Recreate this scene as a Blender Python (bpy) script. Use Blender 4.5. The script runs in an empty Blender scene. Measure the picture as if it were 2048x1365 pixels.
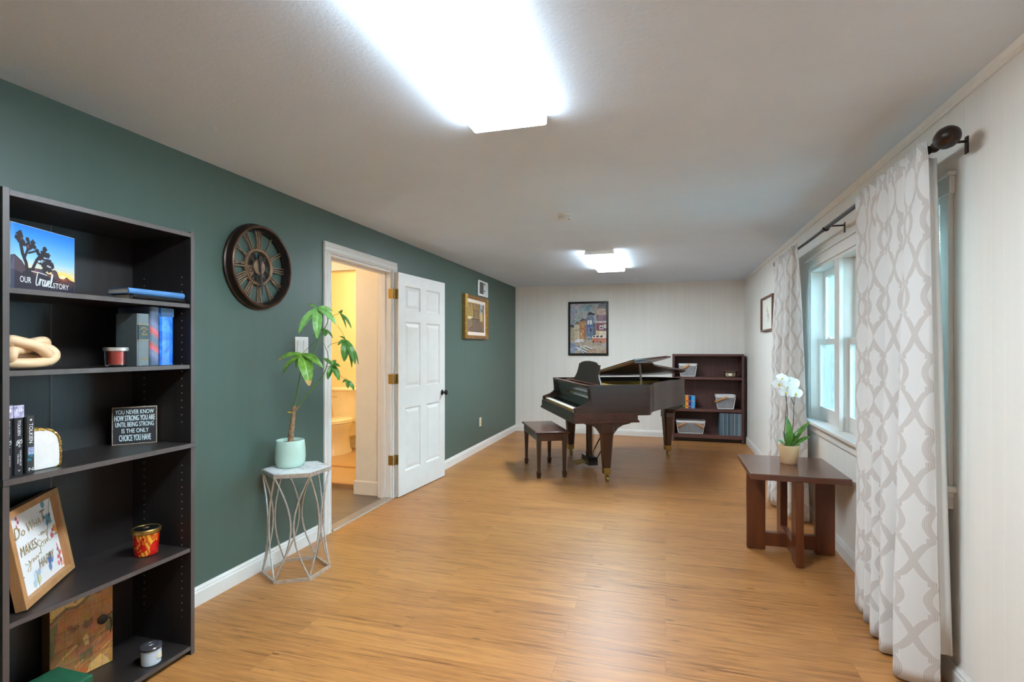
import bpy, bmesh, math, random
import numpy as np
from mathutils import Vector, Matrix, noise
SC = bpy.context.scene
COL = SC.collection
PI = math.pi
rnd = random.Random(7)

# ------------------------------------------------------------------ helpers
def lin(c):
    c = c / 255.0
    return c / 12.92 if c <= 0.04045 else ((c + 0.055) / 1.055) ** 2.4
def S(r, g, b):
    return (lin(r), lin(g), lin(b), 1.0)

class MB:
    """collects shapes and links them as ONE mesh object"""
    def __init__(s):
        s.v = []; s.f = []; s.uv = None
    def add(s, verts, faces):
        b = len(s.v)
        s.v.extend([tuple(p) for p in verts])
        s.f.extend([tuple(b + i for i in f) for f in faces])
        return s
    def box(s, x0, x1, y0, y1, z0, z1):
        v = [(x0,y0,z0),(x1,y0,z0),(x1,y1,z0),(x0,y1,z0),(x0,y0,z1),(x1,y0,z1),(x1,y1,z1),(x0,y1,z1)]
        return s.add(v, [(0,3,2,1),(4,5,6,7),(0,1,5,4),(1,2,6,5),(2,3,7,6),(3,0,4,7)])
    def obox(s, m, sx, sy, sz):
        v = []
        for z in (-sz/2, sz/2):
            for x, y in ((-sx/2,-sy/2),(sx/2,-sy/2),(sx/2,sy/2),(-sx/2,sy/2)):
                v.append(m @ Vector((x, y, z)))
        return s.add(v, [(0,3,2,1),(4,5,6,7),(0,1,5,4),(1,2,6,5),(2,3,7,6),(3,0,4,7)])
    def bar(s, a, b, w, h, up=(0,0,1)):
        """box beam from a to b, w across, h along up"""
        a = Vector(a); b = Vector(b); d = (b - a); L = d.length; d.normalize()
        up = Vector(up); r = d.cross(up)
        if r.length < 1e-5: r = d.cross(Vector((1,0,0)))
        r.normalize(); u = r.cross(d)
        m = Matrix((( r.x, d.x, u.x, 0),(r.y, d.y, u.y, 0),(r.z, d.z, u.z, 0),(0,0,0,1)))
        m.translation = (a + b) / 2
        return s.obox(m, w, L, h)
    def prism(s, poly, a, b, axis='z', m=None):
        n = len(poly); v = []
        for t in (a, b):
            for p, q in poly:
                v.append({'z': (p, q, t), 'x': (t, p, q), 'y': (p, t, q)}[axis])
        if m is not None: v = [m @ Vector(p) for p in v]
        f = [tuple(range(n))[::-1], tuple(range(n, 2*n))]
        f += [(i, (i+1) % n, n + (i+1) % n, n + i) for i in range(n)]
        return s.add(v, f)
    def loft(s, rings, cap0=True, cap1=True):
        n = len(rings[0]); v = [p for r in rings for p in r]; f = []
        for k in range(len(rings) - 1):
            for i in range(n):
                j = (i + 1) % n
                f.append((k*n+i, k*n+j, (k+1)*n+j, (k+1)*n+i))
        if cap0: f.append(tuple(range(n))[::-1])
        if cap1: f.append(tuple((len(rings)-1)*n + i for i in range(n)))
        return s.add(v, f)
    def lathe(s, prof, n=32, c=(0,0,0), cap0=True, cap1=True, sx=1, sy=1, m=None):
        rings = []
        for r, z in prof:
            ring = [Vector((c[0] + sx*r*math.cos(2*PI*i/n), c[1] + sy*r*math.sin(2*PI*i/n), c[2] + z)) for i in range(n)]
            if m is not None: ring = [m @ p for p in ring]
            rings.append(ring)
        return s.loft(rings, cap0, cap1)
    def tube(s, pts, rad, n=8, closed=False):
        P = [Vector(p) for p in pts]; N = len(P)
        if not hasattr(rad, '__len__'): rad = [rad] * N
        rings = []; t0 = None; u = None
        for i in range(N):
            if closed: t = P[(i+1) % N] - P[i-1]
            else: t = P[min(i+1, N-1)] - P[max(i-1, 0)]
            t.normalize()
            if u is None:
                u = t.cross(Vector((0,0,1)))
                if u.length < 1e-3: u = t.cross(Vector((1,0,0)))
                u.normalize()
            else:
                u = (u - t * u.dot(t))
                if u.length < 1e-6: u = t.orthogonal()
                u.normalize()
            w = t.cross(u)
            rings.append([P[i] + (u*math.cos(2*PI*k/n) + w*math.sin(2*PI*k/n)) * rad[i] for k in range(n)])
        if closed:
            rings.append(rings[0][:])
            # align last ring to first by nearest vertex
            return s.loft(rings, False, False)
        return s.loft(rings)
    def grid(s, fn, nu, nv):
        v = [fn(i/(nu-1), j/(nv-1)) for j in range(nv) for i in range(nu)]
        f = [(j*nu+i, j*nu+i+1, (j+1)*nu+i+1, (j+1)*nu+i) for j in range(nv-1) for i in range(nu-1)]
        return s.add(v, f)
    def xform(s, m):
        s.v = [tuple(m @ Vector(p)) for p in s.v]; return s
    def build(s, name, mat, parent=None, smooth=False, bevel=0.0, seg=2, angle=32, recalc=True, weld=False):
        me = bpy.data.meshes.new(name)
        me.from_pydata(s.v, [], s.f)
        if recalc or weld:
            bm = bmesh.new(); bm.from_mesh(me)
            if weld: bmesh.ops.remove_doubles(bm, verts=bm.verts, dist=1e-5)
            bmesh.ops.recalc_face_normals(bm, faces=bm.faces)
            bm.to_mesh(me); bm.free()
        mats = mat if isinstance(mat, (list, tuple)) else [mat]
        for x in mats: me.materials.append(x)
        if smooth:
            me.polygons.foreach_set('use_smooth', [True] * len(me.polygons))
            me.set_sharp_from_angle(angle=math.radians(angle))
        o = bpy.data.objects.new(name, me); COL.objects.link(o)
        if parent is not None: o.parent = parent
        if bevel > 0:
            b = o.modifiers.new('bevel', 'BEVEL'); b.width = bevel; b.segments = seg
            b.limit_method = 'ANGLE'; b.angle_limit = math.radians(40); b.harden_normals = False
        return o

def tag(o, label=None, cat=None, group=None, kind=None):
    if label: o['label'] = label
    if cat: o['category'] = cat
    if group: o['group'] = group
    if kind: o['kind'] = kind
    return o
def thing(name, label, cat, loc=(0,0,0), rz=0.0, group=None, kind=None):
    o = bpy.data.objects.new(name, None); COL.objects.link(o)
    o.location = loc; o.rotation_euler = (0, 0, rz); o.empty_display_size = 0.05
    return tag(o, label, cat, group, kind)
def struct(o, label, cat):
    return tag(o, label, cat, None, 'structure')
def copy_tree(o, parent=None):
    c = o.copy(); COL.objects.link(c)
    if parent is not None: c.parent = parent
    for ch in list(o.children): copy_tree(ch, c)
    return c
def catmull(P, k=8, closed=False):
    P = [Vector(p) for p in P]; out = []; n = len(P)
    rng = range(n) if closed else range(n-1)
    for i in rng:
        if closed: a, b, c, d = P[i-1], P[i], P[(i+1) % n], P[(i+2) % n]
        else: a, b, c, d = P[max(i-1,0)], P[i], P[i+1], P[min(i+2,n-1)]
        for j in range(k):
            t = j/k
            out.append(0.5*((2*b) + (c-a)*t + (2*a-5*b+4*c-d)*t*t + (3*b-a-3*c+d)*t**3))
    if not closed: out.append(P[-1])
    return out
def frame(o, r, u):
    """matrix: local x -> r, local y -> u, local z -> r x u, at o"""
    r = Vector(r).normalized(); u = Vector(u).normalized(); n = r.cross(u).normalized()
    m = Matrix(((r.x,u.x,n.x,0),(r.y,u.y,n.y,0),(r.z,u.z,n.z,0),(0,0,0,1))); m.translation = Vector(o)
    return m
_tc = {}
def text_geo(t):
    if t in _tc: return _tc[t]
    cu = bpy.data.curves.new('t', 'FONT'); cu.body = t; cu.resolution_u = 3
    o = bpy.data.objects.new('t', cu); COL.objects.link(o)
    dg = bpy.context.evaluated_depsgraph_get()
    me = bpy.data.meshes.new_from_object(o.evaluated_get(dg))
    v = [(p.co.x, p.co.y) for p in me.vertices]; f = [tuple(p.vertices) for p in me.polygons]
    bpy.data.objects.remove(o); bpy.data.curves.remove(cu); bpy.data.meshes.remove(me)
    x0 = min(p[0] for p in v); x1 = max(p[0] for p in v); y0 = min(p[1] for p in v); y1 = max(p[1] for p in v)
    v = [((x-x0)/(x1-x0), (y-y0)/(y1-y0)) for x, y in v]
    _tc[t] = (v, f)
    return _tc[t]
def text(mb, t, m, x, y, w, h, shear=0.0, off=0.0006):
    """lettering fitted into the box (x,y,w,h) of the local plane m"""
    v, f = text_geo(t)
    mb.add([m @ Vector((x + p[0]*w + shear*p[1]*h, y + p[1]*h, off)) for p in v], f)

# ------------------------------------------------------------------ materials
def new_mat(name):
    m = bpy.data.materials.new(name); m.use_nodes = True
    nt = m.node_tree; return m, nt, nt.nodes['Principled BSDF']
def N(nt, t, **kw):
    n = nt.nodes.new(t)
    for k, v in kw.items():
        if k in n.inputs: n.inputs[k].default_value = v
        else: setattr(n, k, v)
    return n
def math_n(nt, op, a, b=None, c=None):
    n = nt.nodes.new('ShaderNodeMath'); n.operation = op
    for i, x in enumerate((a, b, c)):
        if x is None: continue
        if isinstance(x, (int, float)): n.inputs[i].default_value = x
        else: nt.links.new(x, n.inputs[i])
    return n.outputs[0]
def mixc(nt, fac, a, b, blend='MIX'):
    n = nt.nodes.new('ShaderNodeMix'); n.data_type = 'RGBA'; n.blend_type = blend
    for sock, x in ((n.inputs[0], fac), (n.inputs[6], a), (n.inputs[7], b)):
        if isinstance(x, (int, float, tuple, list)): sock.default_value = x
        else: nt.links.new(x, sock)
    return n.outputs[2]
def ramp(nt, fac, stops):
    n = nt.nodes.new('ShaderNodeValToRGB'); e = n.color_ramp.elements
    while len(e) < len(stops): e.new(0.5)
    for i, (p, c) in enumerate(stops): e[i].position = p; e[i].color = c
    nt.links.new(fac, n.inputs[0]); return n.outputs[0]
def coords(nt, scale=(1,1,1), out='Object', rot=(0,0,0)):
    t = N(nt, 'ShaderNodeTexCoord'); mp = N(nt, 'ShaderNodeMapping')
    mp.inputs['Scale'].default_value = scale; mp.inputs['Rotation'].default_value = rot
    nt.links.new(t.outputs[out], mp.inputs[0]); return mp.outputs[0]
def noise_n(nt, vec, scale, detail=3, rough=0.5, dist=0.0):
    n = N(nt, 'ShaderNodeTexNoise'); n.inputs['Scale'].default_value = scale; n.inputs['Detail'].default_value = detail
    n.inputs['Roughness'].default_value = rough; n.inputs['Distortion'].default_value = dist
    nt.links.new(vec, n.inputs['Vector']); return n.outputs[0]
def bump_n(nt, bs, h, strength=0.1, dist=0.01):
    b = N(nt, 'ShaderNodeBump'); b.inputs['Strength'].default_value = strength; b.inputs['Distance'].default_value = dist
    nt.links.new(h, b.inputs['Height']); nt.links.new(b.outputs[0], bs.inputs['Normal'])
def plain(name, c, rough=0.5, metal=0.0, var=0.06, vs=8.0, bump=0.0, bs_scale=60.0, coat=0.0, spec=0.5):
    m, nt, bs = new_mat(name)
    v = coords(nt)
    f = noise_n(nt, v, vs, 3)
    d = tuple(max(0, x*(1-var*2)) for x in c[:3]) + (1,); l = tuple(min(1, x*(1+var)) for x in c[:3]) + (1,)
    nt.links.new(ramp(nt, f, [(0.25, d), (0.75, l)]), bs.inputs['Base Color'])
    bs.inputs['Roughness'].default_value = rough; bs.inputs['Metallic'].default_value = metal
    bs.inputs['Specular IOR Level'].default_value = spec
    if coat: bs.inputs['Coat Weight'].default_value = coat; bs.inputs['Coat Roughness'].default_value = 0.1
    if bump: bump_n(nt, bs, noise_n(nt, v, bs_scale, 4), bump, 0.004)
    return m
def wood(name, c1, c2, rough=0.4, scale=6.0, axis='x', bump=0.05, coat=0.0, stretch=0.08):
    """streaky grain running along one axis"""
    m, nt, bs = new_mat(name)
    sc = [1, 1, 1]; sc['xyz'.index(axis)] = stretch
    v = coords(nt, sc)
    f = noise_n(nt, v, scale*5, 6, 0.65, 0.4); g = noise_n(nt, v, scale*1.2, 2)
    h = math_n(nt, 'ADD', math_n(nt, 'MULTIPLY', f, 0.65), math_n(nt, 'MULTIPLY', g, 0.35))
    nt.links.new(ramp(nt, h, [(0.32, c1), (0.68, c2)]), bs.inputs['Base Color'])
    bs.inputs['Roughness'].default_value = rough
    if coat: bs.inputs['Coat Weight'].default_value = coat; bs.inputs['Coat Roughness'].default_value = 0.12
    if bump: bump_n(nt, bs, f, bump, 0.003)
    return m
def vcol(name, rough=0.5, coat=0.0):
    m, nt, bs = new_mat(name)
    a = N(nt, 'ShaderNodeVertexColor'); a.layer_name = 'Col'
    nt.links.new(a.outputs[0], bs.inputs['Base Color']); bs.inputs['Roughness'].default_value = rough
    if coat: bs.inputs['Coat Weight'].default_value = coat
    return m
def glass_mat(name, tint=(1,1,1,1), refl=0.08, rough=0.02):
    m, nt, bs = new_mat(name); nt.nodes.remove(bs)
    t = N(nt, 'ShaderNodeBsdfTransparent'); t.inputs[0].default_value = tint
    g = N(nt, 'ShaderNodeBsdfGlossy'); g.inputs['Roughness'].default_value = rough
    fr = N(nt, 'ShaderNodeFresnel'); fr.inputs[0].default_value = 1.45
    k = math_n(nt, 'MULTIPLY', fr.outputs[0], refl * 10)
    k = math_n(nt, 'MINIMUM', k, 0.9)
    mx = N(nt, 'ShaderNodeMixShader'); nt.links.new(k, mx.inputs[0])
    nt.links.new(t.outputs[0], mx.inputs[1]); nt.links.new(g.outputs[0], mx.inputs[2])
    nt.links.new(mx.outputs[0], nt.nodes['Material Output'].inputs[0]); return m
def emis(name, c, strength):
    m, nt, bs = new_mat(name)
    bs.inputs['Base Color'].default_value = (0.9,0.9,0.9,1)
    bs.inputs['Emission Color'].default_value = c; bs.inputs['Emission Strength'].default_value = strength
    return m

# ------------------------------------------------------------------ small painter for flat artwork
class Canvas:
    def __init__(s, w, h, c=(255,255,255)):
        s.w, s.h = w, h; s.a = np.zeros((h, w, 3)); s.a[:] = c
        yy, xx = np.mgrid[0:h, 0:w]; s.x = (xx + 0.5)/w; s.y = 1 - (yy + 0.5)/h
        s.rs = np.random.RandomState(5)
    def put(s, mask, c, k=1.0): s.a[mask] = s.a[mask]*(1-k) + np.array(c)*k
    def poly(s, pts, c, k=1.0):
        ins = np.zeros(s.x.shape, bool); n = len(pts)
        for i in range(n):
            (x0, y0), (x1, y1) = pts[i], pts[(i+1) % n]
            if y0 == y1: continue
            cond = ((y0 > s.y) != (y1 > s.y)) & (s.x < (x1-x0)*(s.y-y0)/(y1-y0) + x0)
            ins ^= cond
        s.put(ins, c, k)
    def rect(s, x0, x1, y0, y1, c, k=1.0): s.put((s.x > x0) & (s.x < x1) & (s.y > y0) & (s.y < y1), c, k)
    def ell(s, x, y, rx, ry, c, k=1.0): s.put(((s.x-x)/rx)**2 + ((s.y-y)/ry)**2 < 1, c, k)
    def line(s, pts, wd, c, k=1.0, asp=None):
        asp = asp or s.w/s.h
        for (x0, y0), (x1, y1) in zip(pts, pts[1:]):
            dx, dy = (x1-x0)*asp, y1-y0; L2 = dx*dx + dy*dy + 1e-12
            t = np.clip((((s.x-x0)*asp)*dx + (s.y-y0)*dy)/L2, 0, 1)
            d = np.hypot((s.x-x0)*asp - t*dx, (s.y-y0) - t*dy)
            s.put(d < wd, c, k)
    def blur_noise(s, n, amp):
        g = s.rs.rand(n, n)*2-1
        xi = s.x*(n-1); yi = s.y*(n-1); x0 = xi.astype(int).clip(0, n-2); y0 = yi.astype(int).clip(0, n-2)
        fx = xi-x0; fy = yi-y0
        v = g[y0,x0]*(1-fx)*(1-fy) + g[y0,x0+1]*fx*(1-fy) + g[y0+1,x0]*(1-fx)*fy + g[y0+1,x0+1]*fx*fy
        return v*amp
    def speckle(s, n, amp):
        for c in range(3): s.a[..., c] += s.blur_noise(n, amp)
        s.a = s.a.clip(0, 255)
    def mesh(s, name, mat, m, W, H, parent=None, off=0.0):
        """flat sheet W x H whose lower-left corner is m's origin"""
        mb = MB(); mb.grid(lambda u, v: m @ Vector((u*W, v*H, off)), s.w, s.h)
        o = mb.build(name, mat, parent, recalc=False)
        a = s.a[::-1].reshape(-1, 3)/255.0
        L = np.where(a <= 0.04045, a/12.92, ((a+0.055)/1.055)**2.4)
        rgba = np.ones((len(L), 4)); rgba[:, :3] = L
        at = o.data.color_attributes.new('Col', 'FLOAT_COLOR', 'POINT')
        at.data.foreach_set('color', rgba.astype(np.float32).ravel())
        return o
# ------------------------------------------------------------------ shared materials
M = {}
def wall_paint(name, c, axis=None, rough=0.55, streak=0.05):
    """painted panelling; axis = horizontal coordinate the grooves repeat on"""
    m, nt, bs = new_mat(name)
    v = coords(nt)
    sv = coords(nt, (1,1,0.05))
    f = noise_n(nt, sv, 14, 3); 
    d = tuple(x*(1-streak) for x in c[:3]) + (1,)
    colr = ramp(nt, f, [(0.3, d), (0.7, c)])
    if axis is not None:
        sp = N(nt, 'ShaderNodeSeparateXYZ'); nt.links.new(v, sp.inputs[0])
        s = sp.outputs[axis]
        g = None
        for off in (0.0, 0.165, 0.245):
            w = math_n(nt, 'ABSOLUTE', math_n(nt, 'SUBTRACT', math_n(nt, 'WRAP', math_n(nt, 'ADD', s, 0.20325 - off + 0.0), 0.4065, 0.0), 0.20325))
            q = math_n(nt, 'MINIMUM', math_n(nt, 'DIVIDE', w, 0.004), 1.0)
            g = q if g is None else math_n(nt, 'MULTIPLY', g, q)
        dk = tuple(min(1, x*1.06) for x in c[:3]) + (1,)
        colr = mixc(nt, g, dk, colr)
        bump_n(nt, bs, g, 0.25, 0.003)
    else:
        bump_n(nt, bs, noise_n(nt, v, 90, 4), 0.06, 0.003)
    nt.links.new(colr, bs.inputs['Base Color'])
    bs.inputs['Roughness'].default_value = rough
    return m
M['green'] = wall_paint('green_paint', S(75,94,85), None, 0.42, 0.05)
M['wall_y'] = wall_paint('cream_panel_y', S(234,229,221), 1)
M['wall_x'] = wall_paint('cream_panel_x', S(237,231,222), 0)
M['white'] = plain('white_trim', S(226,221,215), 0.4, var=0.02)
M['ceil'] = plain('ceiling_paint', S(222,235,249), 0.9, var=0.015, vs=3, bump=0.25, bs_scale=70)  # blue tint in the white offsets warm light bounced off the floor
M['hall'] = plain('hall_paint', S(232,222,205), 0.6, var=0.02)
M['bath'] = plain('bath_paint', S(240,226,186), 0.6, var=0.02)

def floor_mat(name, ca, cb, cdark, rough=0.34, rot=0.0, pl=1.22, pw=0.152):
    m, nt, bs = new_mat(name)
    v = coords(nt, rot=(0,0,rot))
    br = N(nt, 'ShaderNodeTexBrick'); nt.links.new(v, br.inputs['Vector'])
    br.offset = 0.37; br.inputs['Color1'].default_value = (0,0,0,1); br.inputs['Color2'].default_value = (1,1,1,1)
    br.inputs['Mortar'].default_value = (0.5,0.5,0.5,1); br.inputs['Scale'].default_value = 1.0
    br.inputs['Mortar Size'].default_value = 0.0011; br.inputs['Mortar Smooth'].default_value = 0.3; br.inputs['Brick Width'].default_value = pl; br.inputs['Row Height'].default_value = pw
    sep = N(nt, 'ShaderNodeSeparateColor'); nt.links.new(br.outputs['Color'], sep.inputs[0])
    tone = sep.outputs[0]
    # shift the grain per plank
    mp = N(nt, 'ShaderNodeMapping'); mp.inputs['Scale'].default_value = (1.15, 19, 1); nt.links.new(v, mp.inputs[0])
    sh = N(nt, 'ShaderNodeVectorMath'); sh.operation = 'ADD'; nt.links.new(mp.outputs[0], sh.inputs[0])
    cmb = N(nt, 'ShaderNodeCombineXYZ'); nt.links.new(math_n(nt, 'MULTIPLY', tone, 7.0), cmb.inputs[2]); nt.links.new(cmb.outputs[0], sh.inputs[1])
    g1 = noise_n(nt, sh.outputs[0], 3.0, 7, 0.62, 0.6)
    g2 = noise_n(nt, sh.outputs[0], 1.1, 3, 0.5, 0.8)
    mf = N(nt, 'ShaderNodeMapping'); mf.inputs['Scale'].default_value = (3.0, 70, 1); nt.links.new(v, mf.inputs[0])
    gf = noise_n(nt, mf.outputs[0], 3.0, 5, 0.6, 0.3)
    base = ramp(nt, math_n(nt, 'ADD', math_n(nt, 'MULTIPLY', g1, 0.62), math_n(nt, 'MULTIPLY', gf, 0.38)), [(0.36, ca), (0.60, cb)])
    dk = ramp(nt, math_n(nt, 'ADD', math_n(nt, 'MULTIPLY', g1, 0.6), math_n(nt, 'MULTIPLY', g2, 0.4)), [(0.35, (1,1,1,1)), (0.46, (0,0,0,1))])
    c = mixc(nt, math_n(nt, 'MULTIPLY', dk, 0.62), base, cdark)
    # tone per plank
    c = mixc(nt, 0.30, c, mixc(nt, tone, ca, cb))
    # small dark knots
    mk = N(nt, 'ShaderNodeMapping'); mk.inputs['Scale'].default_value = (2.6, 9.5, 1); nt.links.new(v, mk.inputs[0])
    vo = N(nt, 'ShaderNodeTexVoronoi'); vo.voronoi_dimensions = '2D'; nt.links.new(mk.outputs[0], vo.inputs['Vector']); vo.inputs['Scale'].default_value = 0.9
    kd = math_n(nt, 'ADD', vo.outputs['Distance'], math_n(nt, 'MULTIPLY', g1, 0.13))
    ks = N(nt, 'ShaderNodeSeparateColor'); nt.links.new(vo.outputs['Color'], ks.inputs[0])
    kd = math_n(nt, 'ADD', kd, math_n(nt, 'MULTIPLY', ks.outputs[0], 0.13))
    kn = ramp(nt, kd, [(0.10, (1,1,1,1)), (0.15, (0,0,0,1))])
    c = mixc(nt, math_n(nt, 'MULTIPLY', kn, 0.7), c, cdark)
    c = mixc(nt, math_n(nt, 'MULTIPLY', br.outputs['Fac'], 0.35), c, cdark)
    nt.links.new(c, bs.inputs['Base Color'])
    nt.links.new(math_n(nt, 'ADD', math_n(nt, 'MULTIPLY', g1, 0.12), rough - 0.06), bs.inputs['Roughness'])
    hb = math_n(nt, 'SUBTRACT', math_n(nt, 'MULTIPLY', g1, 0.25), br.outputs['Fac'])
    bump_n(nt, bs, hb, 0.12, 0.003)
    return m
M['floor'] = floor_mat('oak_vinyl_planks', S(140,87,41), S(194,135,76), S(76,43,22), 0.40)
M['hallfloor'] = floor_mat('grey_brown_planks', S(96,80,68), S(122,104,90), S(62,50,42), 0.4)
M['bathfloor'] = floor_mat('tan_bath_floor', S(176,146,108), S(192,160,122), S(140,108,76), 0.4, pl=0.3, pw=0.3)

M['blackwood'] = wood('black_brown_laminate', S(32,28,28), S(44,39,38), 0.42, 8, 'z', 0.03)
M['blackwood_h'] = wood('black_brown_laminate_h', S(36,31,30), S(50,44,42), 0.36, 8, 'y', 0.03)
M['blackedge'] = wood('black_brown_edge', S(72,64,62), S(88,79,76), 0.42, 8, 'z', 0.02)
M['cherry'] = wood('dark_cherry_laminate', S(70,40,36), S(92,56,50), 0.45, 8, 'z', 0.03)
M['cherry_h'] = wood('dark_cherry_edge', S(84,50,44), S(104,66,58), 0.42, 8, 'x', 0.03)
M['mahog'] = wood('mahogany', S(44,24,14), S(74,43,26), 0.32, 4, 'y', 0.02, 0.08)
M['mahog_v'] = wood('mahogany_leg', S(48,26,14), S(80,46,27), 0.34, 4, 'z', 0.02, 0.08)
M['mahog_x'] = wood('mahogany_x', S(54,27,18), S(92,50,34), 0.28, 4, 'x', 0.02, 0.3)
M['pianoblack'] = plain('ebonised_black', S(22,20,19), 0.22, var=0.05, coat=0.4)
M['darkwood'] = wood('dark_mahogany_desk', S(44,30,26), S(60,42,36), 0.32, 4, 'x', 0.02, 0.3)
M['brass'] = plain('brass', S(172,142,78), 0.32, 0.9, 0.08, 20)
M['goldplate'] = plain('gold_iron_plate', S(190,160,70), 0.38, 0.7, 0.08, 10)
M['ivory'] = plain('ivory_keys', S(240,232,220), 0.3, var=0.03)
M['keywood'] = plain('key_fronts', S(180,140,70), 0.4, var=0.05)
M['table'] = wood('espresso_table', S(78,34,13), S(114,58,28), 0.36, 5, 'z', 0.03, 0.1)
M['tabletop'] = wood('espresso_table_top', S(84,46,32), S(112,66,48), 0.25, 4, 'x', 0.02, 0.3)
M['silver'] = plain('brushed_silver', S(214,209,203), 0.32, 0.72, 0.14, 40, 0.05, 120)
M['marble'] = None
m, nt, bs = new_mat('white_marble'); v = coords(nt)
f = noise_n(nt, v, 9, 8, 0.6, 1.6)
nt.links.new(ramp(nt, f, [(0.36, S(196,196,198)), (0.5, S(236,236,236)), (1, S(242,242,242))]), bs.inputs['Base Color'])
bs.inputs['Roughness'].default_value = 0.22; M['marble'] = m
M['bronze'] = plain('dark_bronze_metal', S(58,46,40), 0.38, 0.75, 0.15, 25)
M['bronze_rim'] = plain('rubbed_bronze_rim', S(54,40,34), 0.35, 0.55, 0.3, 14)
M['copper'] = plain('aged_copper', S(140,112,88), 0.45, 0.55, 0.22, 22)
M['iron'] = plain('dark_iron_gear', S(62,56,52), 0.45, 0.6, 0.2, 30)
M['blackplastic'] = plain('black_gloss', S(24,24,26), 0.25, var=0.05)
M['plastic'] = plain('white_plastic', S(236,234,230), 0.35, var=0.02)
M['plastic_d'] = plain('white_plastic_greyer', S(222,224,226), 0.4, var=0.02)  # slightly greyer plastic for covers, strips and rocker frames
M['almond'] = plain('almond_plastic', S(226,212,176), 0.4, var=0.03)
M['slot'] = plain('dark_slot', S(60,52,44), 0.6)
M['greymesh'] = plain('dark_speaker_mesh', S(92,88,84), 0.7, bump=0.4, bs_scale=400)
M['mint'] = plain('mint_glaze', S(184,210,195), 0.22, var=0.02, coat=0.3)
M['soil'] = plain('potting_soil', S(72,50,36), 0.95, var=0.3, vs=60, bump=0.8, bs_scale=120)
M['bark'] = plain('plant_bark', S(150,120,90), 0.8, var=0.3, vs=50, bump=0.7, bs_scale=120)
M['stemgreen'] = plain('green_stem', S(88,124,58), 0.5, var=0.15, vs=30)
M['stemdark'] = plain('dark_orchid_stem', S(72,62,52), 0.5, var=0.15, vs=30)
def leaf_mat(name, a, b, rough=0.38, vein=0.0, tip=None):
    """leaf skin; uv: x along the leaf, y across it"""
    m, nt, bs = new_mat(name)
    v = coords(nt); f = noise_n(nt, v, 40, 3)
    c = ramp(nt, f, [(0.3, a), (0.7, b)])
    if vein:
        uv = N(nt, 'ShaderNodeUVMap'); sp = N(nt, 'ShaderNodeSeparateXYZ'); nt.links.new(uv.outputs[0], sp.inputs[0])
        u_, w_ = sp.outputs[0], math_n(nt, 'ABSOLUTE', math_n(nt, 'MULTIPLY_ADD', sp.outputs[1], 2.0, -1.0))
        rib = math_n(nt, 'LESS_THAN', w_, 0.07)
        ph = math_n(nt, 'SUBTRACT', math_n(nt, 'MULTIPLY', u_, 16.0), math_n(nt, 'MULTIPLY', w_, 2.2))
        vn = math_n(nt, 'LESS_THAN', math_n(nt, 'ABSOLUTE', math_n(nt, 'SUBTRACT', math_n(nt, 'FRACT', ph), 0.5)), 0.10)
        lt_ = tuple(min(1, x*1.5+0.05) for x in b[:3]) + (1,)
        c = mixc(nt, math_n(nt, 'MAXIMUM', math_n(nt, 'MULTIPLY', rib, 0.75), math_n(nt, 'MULTIPLY', vn, 0.35)), c, lt_)
        bump_n(nt, bs, vn, -vein, 0.002)
        if tip:
            k = ramp(nt, math_n(nt, 'ADD', u_, math_n(nt, 'MULTIPLY', math_n(nt, 'SUBTRACT', f, 0.5), 0.12)), [(0.86, (0,0,0,1)), (0.89, (1,1,1,1))])
            c = mixc(nt, k, c, tip)
    nt.links.new(c, bs.inputs['Base Color'])
    bs.inputs['Roughness'].default_value = rough
    tr = N(nt, 'ShaderNodeBsdfTranslucent'); nt.links.new(c, tr.inputs[0])
    mx = N(nt, 'ShaderNodeMixShader'); mx.inputs[0].default_value = 0.22
    nt.links.new(bs.outputs[0], mx.inputs[1]); nt.links.new(tr.outputs[0], mx.inputs[2])
    nt.links.new(mx.outputs[0], nt.nodes['Material Output'].inputs[0]); return m
M['leaf'] = leaf_mat('bright_leaf', S(96,156,74), S(140,194,110), 0.36, 0.3)
M['leafdark'] = leaf_mat('deep_leaf', S(54,104,36), S(84,136,48), 0.4, 0.3)
M['leafdry'] = leaf_mat('mid_leaf_dry_tip', S(76,132,42), S(132,176,74), 0.36, 0.3, S(204,160,96))
M['orchleaf'] = leaf_mat('orchid_leaf', S(58,104,28), S(102,142,56), 0.3)
M['petal'] = leaf_mat('white_petal', S(244,243,240), S(252,251,249), 0.6)
M['petalc'] = plain('yellow_throat', S(214,178,84), 0.5, var=0.2, vs=120)
M['peach'] = plain('peach_pot', S(228,188,142), 0.55, var=0.03)
M['lining'] = plain('grey_curtain_lining', S(200,198,194), 0.9, var=0.02, bump=0.1, bs_scale=600)  # unseen warm point light inside the hall, no fixture modelled
M['glass'] = glass_mat('window_glass', (0.97,0.99,1,1), 0.09)
M['clearglass'] = glass_mat('jar_glass', (0.96,0.97,0.97,1), 0.12)
M['vcol'] = vcol('printed_art', 0.55)
M['vcol_gloss'] = vcol('printed_gloss', 0.5, 0.0)
M['light'] = emis('fluorescent_diffuser', (0.765, 0.905, 1.0, 1), 33.0)
M['lightside'] = emis('fluorescent_side_lens', (0.765, 0.905, 1.0, 1), 13.0)
M['lightcap'] = plain('fixture_end_cap', S(232,230,228), 0.5, var=0.02)
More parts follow.
